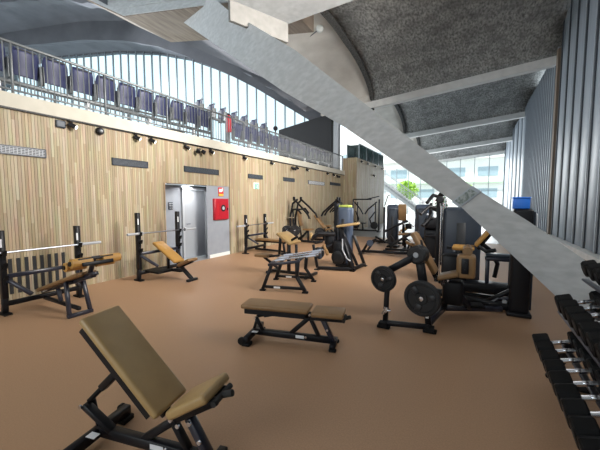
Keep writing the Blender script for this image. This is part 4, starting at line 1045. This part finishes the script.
b = MB(); b.ball((-.4, -.42, 1.62), .035); b.ball((-.28, -.42, 1.3), .03); b.build('knob', M['frame_grey'], o)
# small low machine in the aisle
o = thing('low_pulley_bench', 'small low black pulley seat on a long floor rail in the aisle', 'gym machine', (-2.7, 9.6, 0))
b = MB(); b.bar((-.3, 0, .10), (1.3, .26, .10), .08, .08); b.bar((-.3, -.2, .04), (-.3, .2, .04), .08, .06); b.bar((1.3, .06, .04), (1.3, .46, .04), .08, .06); b.build('floor_rail', M[K], o)
b = MB(); b.tube([(-.25, 0, .1), (-.1, -.05, .35), (.18, -.08, .5)], .04); b.tube([(-.1, 0, .15), (.1, 0, .45), (.38, 0, .42)], .035); b.build('arm', M[K], o)
b = MB(); b.lathe((.0, -.12, .38), (0, -1, 0), [(0, .1), (.03, .1)], None, 18); b.build('pulley', M['shroud'], o)
b = MB(); b.box((.3, -.05, .5), (.36, .1, .05), None, Matrix.Rotation(.45, 3, 'Y'), .015); b.build('foot_plate', M['rubberblack'], o)
b = MB(); b.pad((1.0, .2, .48), (1.32, .26, .34), .3, .07, (-.2, 1, 0)); b.build('seat', M['brownpad'], o)
b = MB(); b.bar((1.15, .23, .36), (1.15, .23, .1), .07, .07); b.build('seat_post', M[K], o)

# ---- dumbbell rack and dumbbells along the right
o = thing('dumbbell_rack', 'black three-tier dumbbell rack along the right edge', 'dumbbell rack', (0, 0, 0))
TIERS = [(.675, .435), (.815, .80), (.965, 1.11)]           # centre x of the dumbbells, height of the handle
for y in (3.50, 1.9, .35):
    b = MB(); b.bar((.66, y, .06), (1.10, y, 1.16), .05, .07); b.bar((.70, y, .04), (1.4, y, .04), .06, .07); b.bar((1.10, y, 1.12), (1.32, y, .05), .05, .05); b.build('side_frame', M[K], o)
for (cx, cz) in TIERS:
    for dx in (-.09, .09):
        b = MB(); b.bar((cx + dx, .3, cz - .105 + dx * .35), (cx + dx, 3.56, cz - .105 + dx * .35), .05, .02); b.build('shelf_rail', M['blackblue'], o)
def make_dumbbell(r, half, hw):
    o = thing('dumbbell', '', 'dumbbell')
    for s in (-1, 1):
        b = MB(); b.lathe((s * (half - hw), 0, 0), (s, 0, 0), [(0, r * .9), (.01, r), (hw - .01, r), (hw, r * .9)], None, 8); hd = b.build('head', M['rubberblack'], o)
        b = MB(); b.cyl((s * half, 0, 0), (s * (half + .002), 0, 0), r * .5, None, 12); b.build('end_disc', M['plate'], hd)
    b = MB(); b.cyl((-half + hw, 0, 0), (half - hw, 0, 0), .017, None, 12); b.ball((-.0, 0, 0), .019, None, 10, 6, (2.2, 1, 1)); b.build('handle', M['chrome'], o)
    return o
TN = ['lowest', 'middle', 'top']
for ti, ((cx, cz), (r, half, hw, pitch, y0)) in enumerate(zip(TIERS, ((.088, .185, .115, .178, 3.42), (.082, .175, .11, .178, 3.46), (.07, .15, .09, .16, 3.52)))):
    d0 = make_dumbbell(r, half, hw); remember(d0)
    n = 13 if ti == 0 else 9 if ti == 1 else 6
    for k in range(n):
        dd = d0 if k == 0 else copy_tree(d0)
        dd.location = (cx + .03, y0 - pitch * k, cz); dd.rotation_euler = (0, math.radians(-16), 0)
        dd['category'] = 'dumbbell'; dd['group'] = 'dumbbells on the %s tier' % TN[ti]
        dd['label'] = 'black dumbbell on the rack\'s %s tier, %s from the far end' % (TN[ti], ORD[k])
